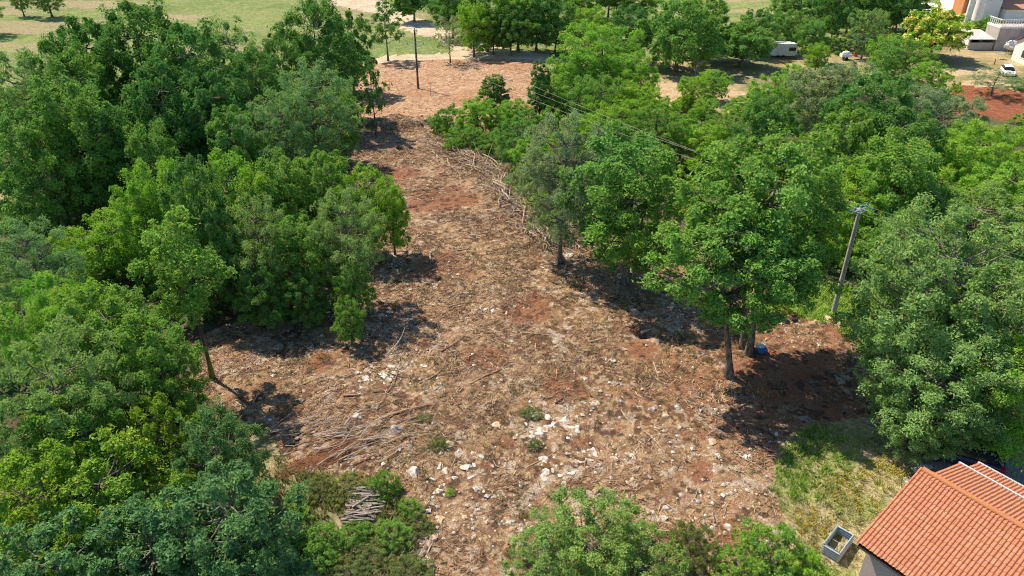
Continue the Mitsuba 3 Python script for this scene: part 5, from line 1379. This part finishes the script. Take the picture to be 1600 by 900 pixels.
def branch(xy, length, rad, yaw, label, group=None, tone=None, forks=2, up=0.0, tilt=0.0, name='fallen_branch', lift=0.0):
    me = branch_mesh(RF, length, rad, forks, up)
    me.apply_transform(trimesh.transformations.rotation_matrix(-tilt, (0, 1, 0)))
    me.apply_transform(trimesh.transformations.rotation_matrix(yaw, (0, 0, 1)))
    me.apply_translation((xy[0], xy[1], hz(*xy) + 0.03 + lift + abs(math.sin(tilt)) * length * 0.45))
    put(name, me, bcol[int(RF.integers(5)) if tone is None else tone], smooth=40, label=label, cat='branch', group=group)


def span(p, q, rad, label, tone, forks=1):
    p, q = np.array(p), np.array(q)
    c, d = (p + q) / 2, q - p
    branch((float(c[0]), float(c[1])), float(np.linalg.norm(d)), rad, math.atan2(d[1], d[0]), label, tone=tone, forks=forks)


for p, q, rad, label, tone, forks in (
    (((8.00, 34.40)), ((9.06, 32.12)), 0.035, 'long thin curved pale stick right of the largest white block', 0, 0),
    (((6.91, 36.53)), ((8.42, 34.58)), 0.03, 'thin pale stick curving above the long thin curved stick', 0, 0),
    (((9.80, 41.72)), ((9.61, 39.04)), 0.035, 'thin pale stick lying upright in the middle right of the clearing', 0, 0),
    (((4.74, 42.49)), ((4.63, 39.53)), 0.03, 'thin brown stick in the middle of the clearing', 4, 0),
    (((2.79, 37.04)), ((3.77, 38.15)), 0.07, 'short dark branch upper left of the largest white block', 3, 0),
    (((-14.03, 39.04)), ((-12.59, 40.24)), 0.04, 'forked pale branch on the left of the clearing', 0, 3),
    (((-10.94, 37.82)), ((-9.76, 37.95)), 0.08, 'short brown log on the left of the clearing', 4, 0),
    (((-9.60, 38.02)), ((-8.02, 38.63)), 0.05, 'thin dark branch continuing right of the short brown log', 3, 1),
    (((-8.14, 35.60)), ((-5.25, 37.04)), 0.07, 'long brown branch above the grey tilted boulder', 4, 1),
    (((-6.20, 39.32)), ((-4.62, 42.10)), 0.05, 'long thin branch below the shade patch on the left', 4, 2),
    (((-16.61, 37.04)), ((-15.92, 38.97)), 0.06, 'reddish pole lying at the clearing\'s left tip', 4, 1),
    (((-8.53, 36.53)), ((-8.37, 44.33)), 0.03, 'long thin twig reaching out of the shade patch', 1, 2),
    (((-7.04, 24.13)), ((-4.35, 25.40)), 0.11, 'thick dry branch at the bottom edge right of the log pile', 2, 4),
    (((-4.32, 25.09)), ((-3.92, 26.71)), 0.05, 'grey side branch rising from the thick dry branch at the bottom edge', 2, 2),
    (((0.73, 31.39)), ((2.86, 33.15)), 0.035, 'long thin pale stick lower left of the largest white block', 0, 0),
    (((2.60, 28.70)), ((3.59, 30.27)), 0.04, 'pale stick above the left end of the fine-leaved bush', 0, 0),
    (((9.18, 28.11)), ((10.45, 30.13)), 0.035, 'thin curved grey branch above the dull olive brush', 2, 1),
    (((13.25, 32.17)), ((14.51, 30.77)), 0.04, 'pale bent stick at the lower right of the clearing', 0, 1),
    (((14.22, 36.53)), ((15.24, 37.29)), 0.05, 'forked grey branch in the shade of the big oaks', 2, 2),
    (((0.00, 45.34)), ((3.29, 44.92)), 0.05, 'pale branch in the upper middle of the clearing', 0, 2),
    (((-2.77, 39.18)), ((0.00, 41.34)), 0.06, 'brown branch left of the middle of the clearing', 4, 2),
    (((-5.00, 48.96)), ((-2.03, 49.93)), 0.05, 'brown branch near the top of the wide part of the clearing', 1, 2),
    (((-5.00, 42.88)), ((-3.07, 45.34)), 0.05, 'dark branch beside the shade patch on the left', 3, 2),
    (((-10.81, 72.23)), ((-8.17, 72.93)), 0.05, 'dark branch in the narrow top of the clearing', 3, 2),
    (((-5.70, 58.23)), ((-3.46, 59.11)), 0.04, 'pale branch in the narrow part of the clearing', 0, 1),
    (((9.56, 45.43)), ((10.61, 46.04)), 0.12, 'white trunk piece lying above the stump hole', 0, 0),
    (((5.56, 44.09)), ((6.78, 44.67)), 0.07, 'pale branch left of the stump hole', 0, 1),
):
    span(p, q, rad, label, tone, forks)
for xy, ln, yaw, tilt, label, tone in ((((-2.74, 78.19)), 4.2, 1.1, 0.75, 'tall pale branch sticking up out of the brushwood bank', 0), (((-3.85, 80.84)), 3.4, 2.0, 0.55, 'second branch sticking up out of the brushwood bank', 4), (((2.79, 65.00)), 2.0, 2.4, 1.0, 'stub branch sticking up at the lower end of the brushwood bank', 0), (((5.21, 61.20)), 2.4, 0.9, 0.9, 'pale torn branch standing behind the slim dark trunk', 0), (((7.04, 42.10)), 0.8, 1.3, 1.1, 'short upright pale stub in the middle of the clearing', 0), (((-8.23, 43.28)), 2.4, 0.9, 0.6, 'thin grey branch rising out of the shade patch on the left', 2)):
    branch(xy, ln, 0.06, yaw, label, tone=tone, tilt=tilt, forks=1)
# the brushwood bank along the lane
for _ in range(170):
    t = RF.random()
    p = np.array([[*((-8.92, 88.29))], [*((-3.03, 78.19))], [*((0.64, 67.28))], [*((3.61, 59.88))]])
    s = t * 3
    j = min(int(s), 2)
    c = p[j] + (p[j + 1] - p[j]) * (s - j) + RF.normal(0, 1.15, 2)
    d = p[j + 1] - p[j]
    branch((float(c[0]), float(c[1])), RF.uniform(1.6, 5.0), RF.uniform(0.035, 0.10), math.atan2(d[1], d[0]) + RF.normal(0, 0.45), 'cut branch in the brushwood bank along the right side of the cleared lane', 'branches of the brushwood bank', forks=int(RF.integers(1, 4)), lift=RF.uniform(0, 0.45), tilt=RF.normal(0, 0.08), tone=int(RF.choice([0, 0, 2, 1, 4])))
for _ in range(34):
    c = np.array([*((8.88, 58.61))]) + RF.normal(0, 1, 2) * [5.0, 1.6]
    branch((float(c[0]), float(c[1])), RF.uniform(1.2, 3.2), RF.uniform(0.03, 0.08), RF.uniform(0, 6.28), 'cut branch in the debris between the slim dark trunk and the big oaks', 'branches under the oaks', forks=2, lift=RF.uniform(0, 0.25))
# the heap of thin brush left of the grey tilted boulder
for _ in range(85):
    c = np.array([*((-9.92, 34.23))]) + RF.normal(0, 1, 2) * [2.2, 1.1]
    branch((float(c[0]), float(c[1])), RF.uniform(0.9, 2.6), RF.uniform(0.018, 0.042), 0.55 + RF.normal(0, 0.35), 'thin grey stem in the brush heap left of the grey tilted boulder', 'stems of the brush heap', tone=int(RF.choice([2, 2, 1, 0])), forks=1, lift=RF.uniform(0, 0.3))
# brushy fines inside the bank
t = RF.random(4200) * 3
j = np.minimum(t.astype(int), 2)
p = np.array([[*((-9.65, 89.27))], [*((-2.88, 78.19))], [*((0.77, 67.28))], [*((3.82, 59.49))]])
c = p[j] + (p[j + 1] - p[j]) * (t - j)[:, None] + RF.normal(0, 1.2, (4200, 2))
d = p[j + 1] - p[j]
z = height(c[:, 0], c[:, 1])
me, vc = sticks(RF, np.stack([c[:, 0], c[:, 1], z + RF.uniform(0.02, 0.5, 4200)], -1), np.arctan2(d[:, 1], d[:, 0]) + RF.normal(0, 0.9, 4200), RF.normal(0, 0.35, 4200), RF.uniform(0.3, 2.0, 4200), RF.uniform(0.008, 0.034, 4200), WOOD[RF.integers(6, size=4200)] * RF.uniform(0.5, 1.15, (4200, 1)))
put('brushwood', me, 'piece_colour', color=vc, label='tangled twigs of the brushwood bank beside the cleared lane', kind='stuff')
# reddish dry fern patch beside the brush heap
c = np.array([*((-11.05, 32.33))]) + RF.normal(0, 1, (700, 2)) * [1.3, 0.4]
c[:, 1] += (c[:, 0] - (-11.05, 32.33)[0]) * 0.6
me, vc = sticks(RF, np.stack([c[:, 0], c[:, 1], height(c[:, 0], c[:, 1]) + 0.1], -1), 0.6 + RF.normal(0, 0.35, 700), RF.normal(0.1, 0.2, 700), RF.uniform(0.3, 0.9, 700), RF.uniform(0.008, 0.016, 700), np.array([[0.30, 0.15, 0.08]]) * RF.uniform(0.7, 1.3, (700, 1)))
put('dry_bracken', me, 'piece_colour', color=vc, label='rust brown dry stems between the blue-green oak and the brush heap', kind='stuff')


# ------------------------------------------------------------------ far buildings at the upper right
def windowed(parent, c, w, h, yaw, pane='window_glass'):
    """A window: frame proud of the wall and a pane set back in it, at c on a wall facing yaw."""
    n = np.array([math.cos(yaw), math.sin(yaw), 0])
    deg = math.degrees(yaw) + 90
    k = put('window', join([box(w + 0.24, 0.10, 0.12, c + n * 0.03 + [0, 0, -h / 2 - 0.12], deg), box(w + 0.24, 0.10, 0.12, c + n * 0.03 + [0, 0, h / 2], deg),
                            *[box(0.12, 0.096, h, c + n * 0.03 + np.array([-n[1], n[0], 0]) * s * (w / 2 + 0.06) + [0, 0, -h / 2], deg) for s in (-1, 1)]]), 'white_paint', parent)
    put('pane', box(w, 0.05, h, c + n * 0.005 + [0, 0, -h / 2], deg), pane, k)


S = -math.pi / 2                                     # walls facing the viewer's side
# white house with the round tower
wx, wy = (99.24, 168.74)
key = numbered('white_house')
tag(key, 'tall white house with a pale blue shaded front at the top right', 'house')
put('wall', join([box(7.0, 12.0, 10.0, (wx + 3.5, wy + 6.0, -0.2))]), 'white_paint', key)
put('wall', box(14.0, 9.0, 10.0, (wx + 14.0 + 0.01, wy + 9.0, -0.2)), 'white_paint', key)
windowed(key, np.array([wx + 1.9, wy, 3.3]), 1.5, 1.5, S)
windowed(key, np.array([wx + 1.9, wy, 6.9]), 1.5, 1.4, S)
windowed(key, np.array([wx + 9.6, wy + 4.5, 6.4]), 1.4, 1.5, S)
put('corner_pilaster', box(0.5, 0.5, 10, (wx + 0.0, wy - 0.2, -0.2)), 'white_paint', key)
put('lean_to_roof', trimesh.Trimesh([[wx + 7.2, wy + 4.4, 4.0], [wx + 22, wy + 4.4, 4.0], [wx + 22, wy - 1.5, 2.9], [wx + 7.2, wy - 1.5, 2.9], [wx + 7.2, wy + 4.4, 3.8], [wx + 22, wy + 4.4, 3.8], [wx + 22, wy - 1.5, 2.7], [wx + 7.2, wy - 1.5, 2.7]], [[0, 2, 1], [0, 3, 2], [4, 5, 6], [4, 6, 7], [3, 6, 2], [3, 7, 6], [0, 7, 3], [0, 4, 7]], process=False), 'old_roof', key)
put('lean_to_wall', box(14.2, 5.6, 2.9, (wx + 14.7, wy + 1.6, -0.2)), 'white_paint', key)
ch = put('chimney', box(0.7, 0.7, 3.4, (wx + 13.6, wy + 1.0, 2.6)), 'white_paint', key)
put('cap', box(0.95, 0.95, 0.16, (wx + 13.6, wy + 1.0, 6.0)), 'white_paint', ch)
tx, ty = (98.30, 162.90)
tw = trimesh.creation.cylinder(0.95, 11.0, sections=40)
tw.apply_translation((tx + 0.2, ty + 0.6, 5.3))
tk = numbered('round_tower')
tag(tk, 'white round tower standing against the front of the tall white house', 'tower')
put('shaft', tw, 'white_paint', tk, smooth=40)
put('plinth', trimesh.creation.cylinder(1.08, 0.5, sections=40).apply_translation((tx + 0.2, ty + 0.6, 0.1)), 'grey_render', tk, smooth=40)
# terrace left of it
ox, oy = (100.32, 178.25)
put('terrace', box(9.0, 16.0, 0.5, (ox - 1.2, oy + 5.0, -0.1)), 'white_paint', kind='structure', label='bright white terrace left of the tall white house')
ok_ = numbered('orange_annex')
tag(ok_, 'narrow orange-walled annex between the white terrace and the tall white house', 'building')
put('wall', box(0.9, 4.0, 6.5, (wx - 0.46, wy + 2.6, -0.1)), 'orange_render', ok_)
put('roof', box(0.96, 4.3, 0.25, (wx - 0.49, wy + 2.6, 6.4)), 'old_roof', ok_)
pk = numbered('parasol')
tag(pk, 'reddish brown parasol on the white terrace', 'parasol')
cone = trimesh.creation.cone(2.0, 0.8, sections=12)
cone.apply_translation((ox - 0.8, oy + 6.5, 2.6))
put('canopy', cone, 'old_roof', pk)
put('pole', tube([[ox - 0.8, oy + 6.5, 0.35], [ox - 0.8, oy + 6.5, 3.3]], 0.04, 6), 'white_paint', pk)
gk = numbered('pergola')
tag(gk, 'light lattice pergola at the left corner of the white terrace', 'pergola')
for k in range(5):
    put('slat', box(0.12, 4.6, 0.12, (ox - 6.6 + k * 0.55, oy + 3.5, 2.5), 25), 'crate_wood', gk)
for dx in (-7.2, -4.2):
    put('post', box(0.14, 0.14, 2.7, (ox + dx, oy + 2.2, -0.1)), 'crate_wood', gk)

# grey house with a roof terrace
gx_, gy_ = (89.27, 140.05)
key = numbered('grey_house')
tag(key, 'grey flat-roofed house with a railed roof terrace at the right border', 'house')
put('wall', box(13.0, 4.2, 4.2, (gx_ + 6.5, gy_ + 2.1, -0.2)), 'grey_render', key)
put('parapet', join([box(13.1, 0.25, 0.35, (gx_ + 6.5, gy_ + 0.1, 3.95)), box(0.25, 4.0, 0.35, (gx_ + 0.1, gy_ + 2.3, 3.95))]), 'white_paint', key)
rk = put('railing', join([box(13.0, 0.10, 0.10, (gx_ + 6.5, gy_ + 0.1, 5.35)), box(0.10, 4.0, 0.10, (gx_ + 0.1, gy_ + 2.2, 5.35))]), 'white_paint', key)
for k in range(27):
    put('baluster', box(0.12, 0.06, 1.05, (gx_ + 0.3 + k * 0.48, gy_ + 0.1, 4.301)), 'white_paint', rk)
for k in range(6):
    put('baluster', box(0.06, 0.12, 1.05, (gx_ + 0.1, gy_ + 0.7 + k * 0.62, 4.301)), 'white_paint', rk)
put('door', box(1.5, 0.12, 2.6, (gx_ + 3.1, gy_ - 0.02, -0.2)), 'grey_shutter', key)
put('doorway', box(1.3, 0.10, 2.2, (gx_ + 4.8, gy_ - 0.02, -0.2)), 'dark_trim', key)
put('shutter', box(1.5, 0.10, 1.3, (gx_ + 4.6, gy_ - 0.02, 2.4)), 'grey_shutter', key)
sx_, sy_ = gx_ - 4.6, gy_ + 0.4
sk = numbered('shed')
tag(sk, 'low lean-to shed with grey sheet roof and an open front, left of the grey house', 'shed')
put('wall', box(4.5, 0.25, 1.55, (sx_ + 2.2, sy_, -0.2)), 'grey_render', sk)
put('wall', box(0.25, 4.6, 2.2, (sx_, sy_ + 2.45, -0.2)), 'white_paint', sk)
put('wall', box(4.2, 0.25, 2.5, (sx_ + 2.3, sy_ + 4.6, -0.2)), 'dark_trim', sk)
rv, rf_ = [], []
for k in range(41):
    zc = 0.04 * (k % 2)
    rv += [[sx_ - 0.25 + k * 0.12, sy_ - 0.3, 1.95 + zc], [sx_ - 0.25 + k * 0.12, sy_ + 5.2, 2.75 + zc]]
for k in range(40):
    rf_ += [[2 * k, 2 * k + 2, 2 * k + 3], [2 * k, 2 * k + 3, 2 * k + 1]]
put('roof', trimesh.Trimesh(rv, rf_, process=False), 'grey_sheet', sk)
for dx in (0.15, 2.2, 4.3):
    put('post', box(0.12, 0.12, 2.1, (sx_ + dx, sy_ + 0.02, -0.2)), 'crate_wood', sk)

# white house with a red roof at the border
rx, ry = (88.31, 124.06)
key = numbered('red_roofed_house')
tag(key, 'white house with a red roof on the right border behind the white car', 'house')
put('wall', box(8.0, 9.0, 3.4, (rx + 4.1, ry + 4.5, -0.2)), 'white_paint', key)
put('gable', trimesh.Trimesh([[rx + 0.1, ry + 0.0, 3.2], [rx + 0.1, ry + 9, 3.2], [rx + 0.1, ry + 4.5, 5.3], [rx + 8.1, ry, 3.2], [rx + 8.1, ry + 9, 3.2], [rx + 8.1, ry + 4.5, 5.3]], [[0, 2, 1], [3, 4, 5], [0, 3, 5], [0, 5, 2], [1, 2, 5], [1, 5, 4]], process=False), 'white_paint', key)
put('roof', trimesh.Trimesh([[rx - 0.3, ry - 0.4, 3.1], [rx + 8.5, ry - 0.4, 3.1], [rx + 8.5, ry + 4.5, 5.42], [rx - 0.3, ry + 4.5, 5.42], [rx - 0.3, ry + 9.4, 3.1], [rx + 8.5, ry + 9.4, 3.1]], [[0, 1, 2], [0, 2, 3], [3, 2, 5], [3, 5, 4]], process=False), 'red_roof', key)
windowed(key, np.array([rx + 0.1, ry + 2.4, 1.5]), 1.0, 1.2, math.pi)
windowed(key, np.array([rx + 0.1, ry + 6.0, 1.5]), 1.0, 1.2, math.pi)
wk = numbered('garden_wall')
put('wall', box(6.0, 0.3, 0.9, (rx + 1.0, ry - 3.0, -0.1)), 'white_paint', tag(wk, 'low white garden wall in front of the red-roofed house', 'wall'))
mx, my = (90.80, 137.40)
mk = numbered('garden_parasol')
tag(mk, 'folded white garden parasol and cover beside the red-roofed house', 'parasol')
ic = trimesh.creation.icosphere(subdivisions=3)
put('cover', trimesh.Trimesh(ic.vertices * [1.2, 0.7, 0.8] * (1 + 1.3 * (meshkit.fbm(ic.vertices * 2.5, 3, 3) - 0.5))[:, None] + [mx, my, 1.5], ic.faces, process=False), 'white_plastic', mk, smooth=True)
put('leg', join([tube([[mx + s, my, 0], [mx + s * 0.5, my, 1.4]], 0.05, 6) for s in (-0.8, 0.8)]), 'galvanised', mk)
bx_, by_ = (86.49, 133.34)
bk = numbered('garden_table')
tag(bk, 'glass-topped blue garden table left of the red-roofed house', 'table')
put('table_top', box(1.3, 0.9, 0.06, (bx_, by_, 0.9)), 'blue_steel', bk)
for sx in (-0.5, 0.5):
    for sy in (-0.35, 0.35):
        put('leg', tube([[bx_ + sx, by_ + sy, -0.1], [bx_ + sx, by_ + sy, 0.9]], 0.03, 6), 'galvanised', bk)
x, y = (83.13, 129.02)
put('yard_post', tube([[x, y, -0.2], [x, y, 0.9]], [0.10, 0.08], 8), 'crate_wood', label='short dark post standing in the tan yard', cat='post')
# pen of wire mesh, crate, white fence
x, y = (82.48, 141.13)
fk = numbered('wire_pen')
tag(fk, 'low wire mesh pen panel in the yard beside the yellow blossoming tree', 'fence')
for k in range(8):
    put('upright', tube([[x - 1.7 + k * 0.5, y, -0.1], [x - 1.7 + k * 0.5, y, 1.1]], 0.025, 5), 'galvanised', fk)
for z in (0.2, 0.6, 1.05):
    put('rail', tube([[x - 1.7, y, z], [x + 1.8, y, z]], 0.025, 5), 'galvanised', fk)
x, y = (86.73, 147.39)
ck = numbered('wooden_crate')
tag(ck, 'dark wooden crate behind the wire mesh pen', 'crate')
for k in range(5):
    put('slat', box(1.0, 0.06, 0.18, (x, y - 0.5, 0.02 + k * 0.24)), 'crate_wood', ck)
    put('slat', box(0.06, 0.9, 0.18, (x - 0.5, y, 0.02 + k * 0.24)), 'crate_wood', ck)
put('inner_box', box(0.9, 0.86, 1.1, (x + 0.02, y + 0.02, 0)), 'dark_trim', ck)
x, y = (94.00, 159.43)
fk = numbered('white_fence')
tag(fk, 'low white post and rail fence at the foot of the round tower', 'fence')
for k in range(6):
    put('post', box(0.14, 0.14, 1.0, (x - 2.2 + k * 0.9, y, -0.1)), 'white_paint', fk)
for z in (0.35, 0.78):
    put('rail', box(4.7, 0.08, 0.12, (x + 0.05, y, z)), 'white_paint', fk)
for k, (px__, py__) in enumerate((((98.40, 159.43)), ((99.85, 160.12)))):
    stone((px__, py__), 1.4 - 0.3 * k, 'white', ('white garden rock right of the round tower', 'smaller white garden rock beside the grey house')[k], name='garden_rock')


# caravan, shelter and clutter behind the trees
def caravan():
    x, y = (47.78, 133.83)
    key = numbered('caravan')
    tag(key, 'pale blue-white caravan half hidden by the round oak and bushes', 'caravan')
    sec = [(-2.9, 0.55), (-2.6, 0.35), (2.5, 0.35), (2.85, 0.6), (2.85, 1.9), (2.5, 2.35), (-2.5, 2.35), (-2.9, 1.9)]
    b = trimesh.creation.extrude_polygon(Polygon(sec), 2.1, engine='earcut')
    b.apply_transform(trimesh.transformations.rotation_matrix(math.pi / 2, (1, 0, 0)))
    b.apply_translation((x, y + 2.1, 0.1))
    put('body', b, 'caravan_skin', key)
    put('window', box(1.2, 0.06, 0.6, (x + 1.9, y - 0.005, 1.25)), 'window_glass', key)
    put('door', box(0.7, 0.05, 1.7, (x - 1.3, y - 0.005, 0.5)), 'white_paint', key)
    put('trim_strip', box(5.6, 0.05, 0.06, (x, y - 0.01, 1.08)), 'galvanised', key)
    for s in (-0.5, 0.5):
        w = trimesh.creation.cylinder(0.33, 0.2, sections=18)
        w.apply_transform(trimesh.transformations.rotation_matrix(math.pi / 2, (1, 0, 0)))
        w.apply_translation((x + s * 0.9, y + 0.1, 0.30))
        put('wheel', w, 'rubber', key)
    put('skid_beam', box(5.6, 0.2, 0.16, (x, y - 0.25, 0.0)), 'crate_wood', key)


caravan()
x, y = (38.24, 130.91)
put('concrete_beam', box(6.5, 0.6, 0.4, (x, y, 0), -2), 'concrete', label='long grey concrete beam lying between the two round oaks', cat='beam')
x, y = (64.36, 139.51)
key = numbered('shelter')
tag(key, 'small shelter with a pale green sheet roof among the bushes', 'shelter')
put('roof', trimesh.Trimesh([[x - 1.8, y - 1.2, 2.1], [x + 1.8, y - 1.2, 2.0], [x + 1.8, y + 1.4, 2.6], [x - 1.8, y + 1.4, 2.7], [x - 1.8, y - 1.2, 2.02], [x + 1.8, y - 1.2, 1.92], [x + 1.8, y + 1.4, 2.52], [x - 1.8, y + 1.4, 2.62]], [[0, 1, 2], [0, 2, 3], [4, 6, 5], [4, 7, 6], [0, 4, 5], [0, 5, 1], [1, 5, 6], [1, 6, 2], [0, 3, 7], [0, 7, 4]], process=False), 'teal_sheet', key)
for sx in (-1.6, 1.6):
    for sy in (-1.0, 1.2):
        put('post', box(0.12, 0.12, 2.2 + 0.2 * (sy > 0), (x + sx, y + sy, -0.2)), 'crate_wood', key)
x, y = (58.91, 132.84)
key = numbered('utility_trailer')
tag(key, 'small pale utility trailer among the bushes left of the green-roofed shelter', 'trailer')
put('bed', box(1.7, 1.2, 0.12, (x, y, 0.5)), 'white_plastic', key)
for q in ((0, -0.58, 1.7, 0.05), (0, 0.58, 1.7, 0.05), (-0.83, 0, 0.05, 1.1), (0.83, 0, 0.05, 1.1)):
    put('side_board', box(q[2], q[3], 0.4, (x + q[0], y + q[1], 0.625)), 'white_plastic', key)
put('tarp', trimesh.Trimesh(ic.vertices * [0.8, 0.52, 0.5] + [x, y, 1.0], ic.faces, process=False), 'white_plastic', key, smooth=True)
for s in (-0.6, 0.6):
    w = trimesh.creation.cylinder(0.28, 0.16, sections=16)
    w.apply_transform(trimesh.transformations.rotation_matrix(math.pi / 2, (1, 0, 0)))
    w.apply_translation((x, y + s * 1.15, 0.26))
    put('wheel', w, 'rubber', key)
x, y = (61.73, 135.34)
key = numbered('red_drum')
tag(key, 'red drum beside the small pale utility trailer', 'drum')
dm = trimesh.creation.cylinder(0.32, 0.95, sections=20)
dm.apply_translation((x, y, 0.45))
put('drum', dm, 'red_paint', key, smooth=40)
for z in (0.3, 0.62):
    put('hoop', trimesh.creation.annulus(0.318, 0.345, 0.05, sections=20).apply_translation((x, y, z)), 'red_paint', key)
# dead twiggy sapling in front of the great round oak's shadow
x, y = (29.49, 119.84)
key = numbered('dead_sapling')
tag(key, 'bare pale twiggy sapling in front of the great round oak shadow', 'sapling')
rd_ = np.random.default_rng(9)
dm = [tube([[x, y, -0.1], [x + 0.1, y, 1.4], [x + 0.3, y, 3.0]], [0.07, 0.05, 0.02], 5)]
for _ in range(16):
    z = rd_.uniform(0.6, 2.6)
    a = rd_.uniform(0, 6.28)
    ln = rd_.uniform(0.6, 1.6)
    dm.append(tube([[x + 0.1 * z, y, z], [x + 0.1 * z + math.cos(a) * ln * 0.5, y + math.sin(a) * ln * 0.5, z + 0.2], [x + 0.1 * z + math.cos(a + 0.4) * ln, y + math.sin(a + 0.4) * ln, z + 0.6]], [0.04, 0.03, 0.012], 4))
put('bare_stems', join(dm), 'dead_wood_2', key)
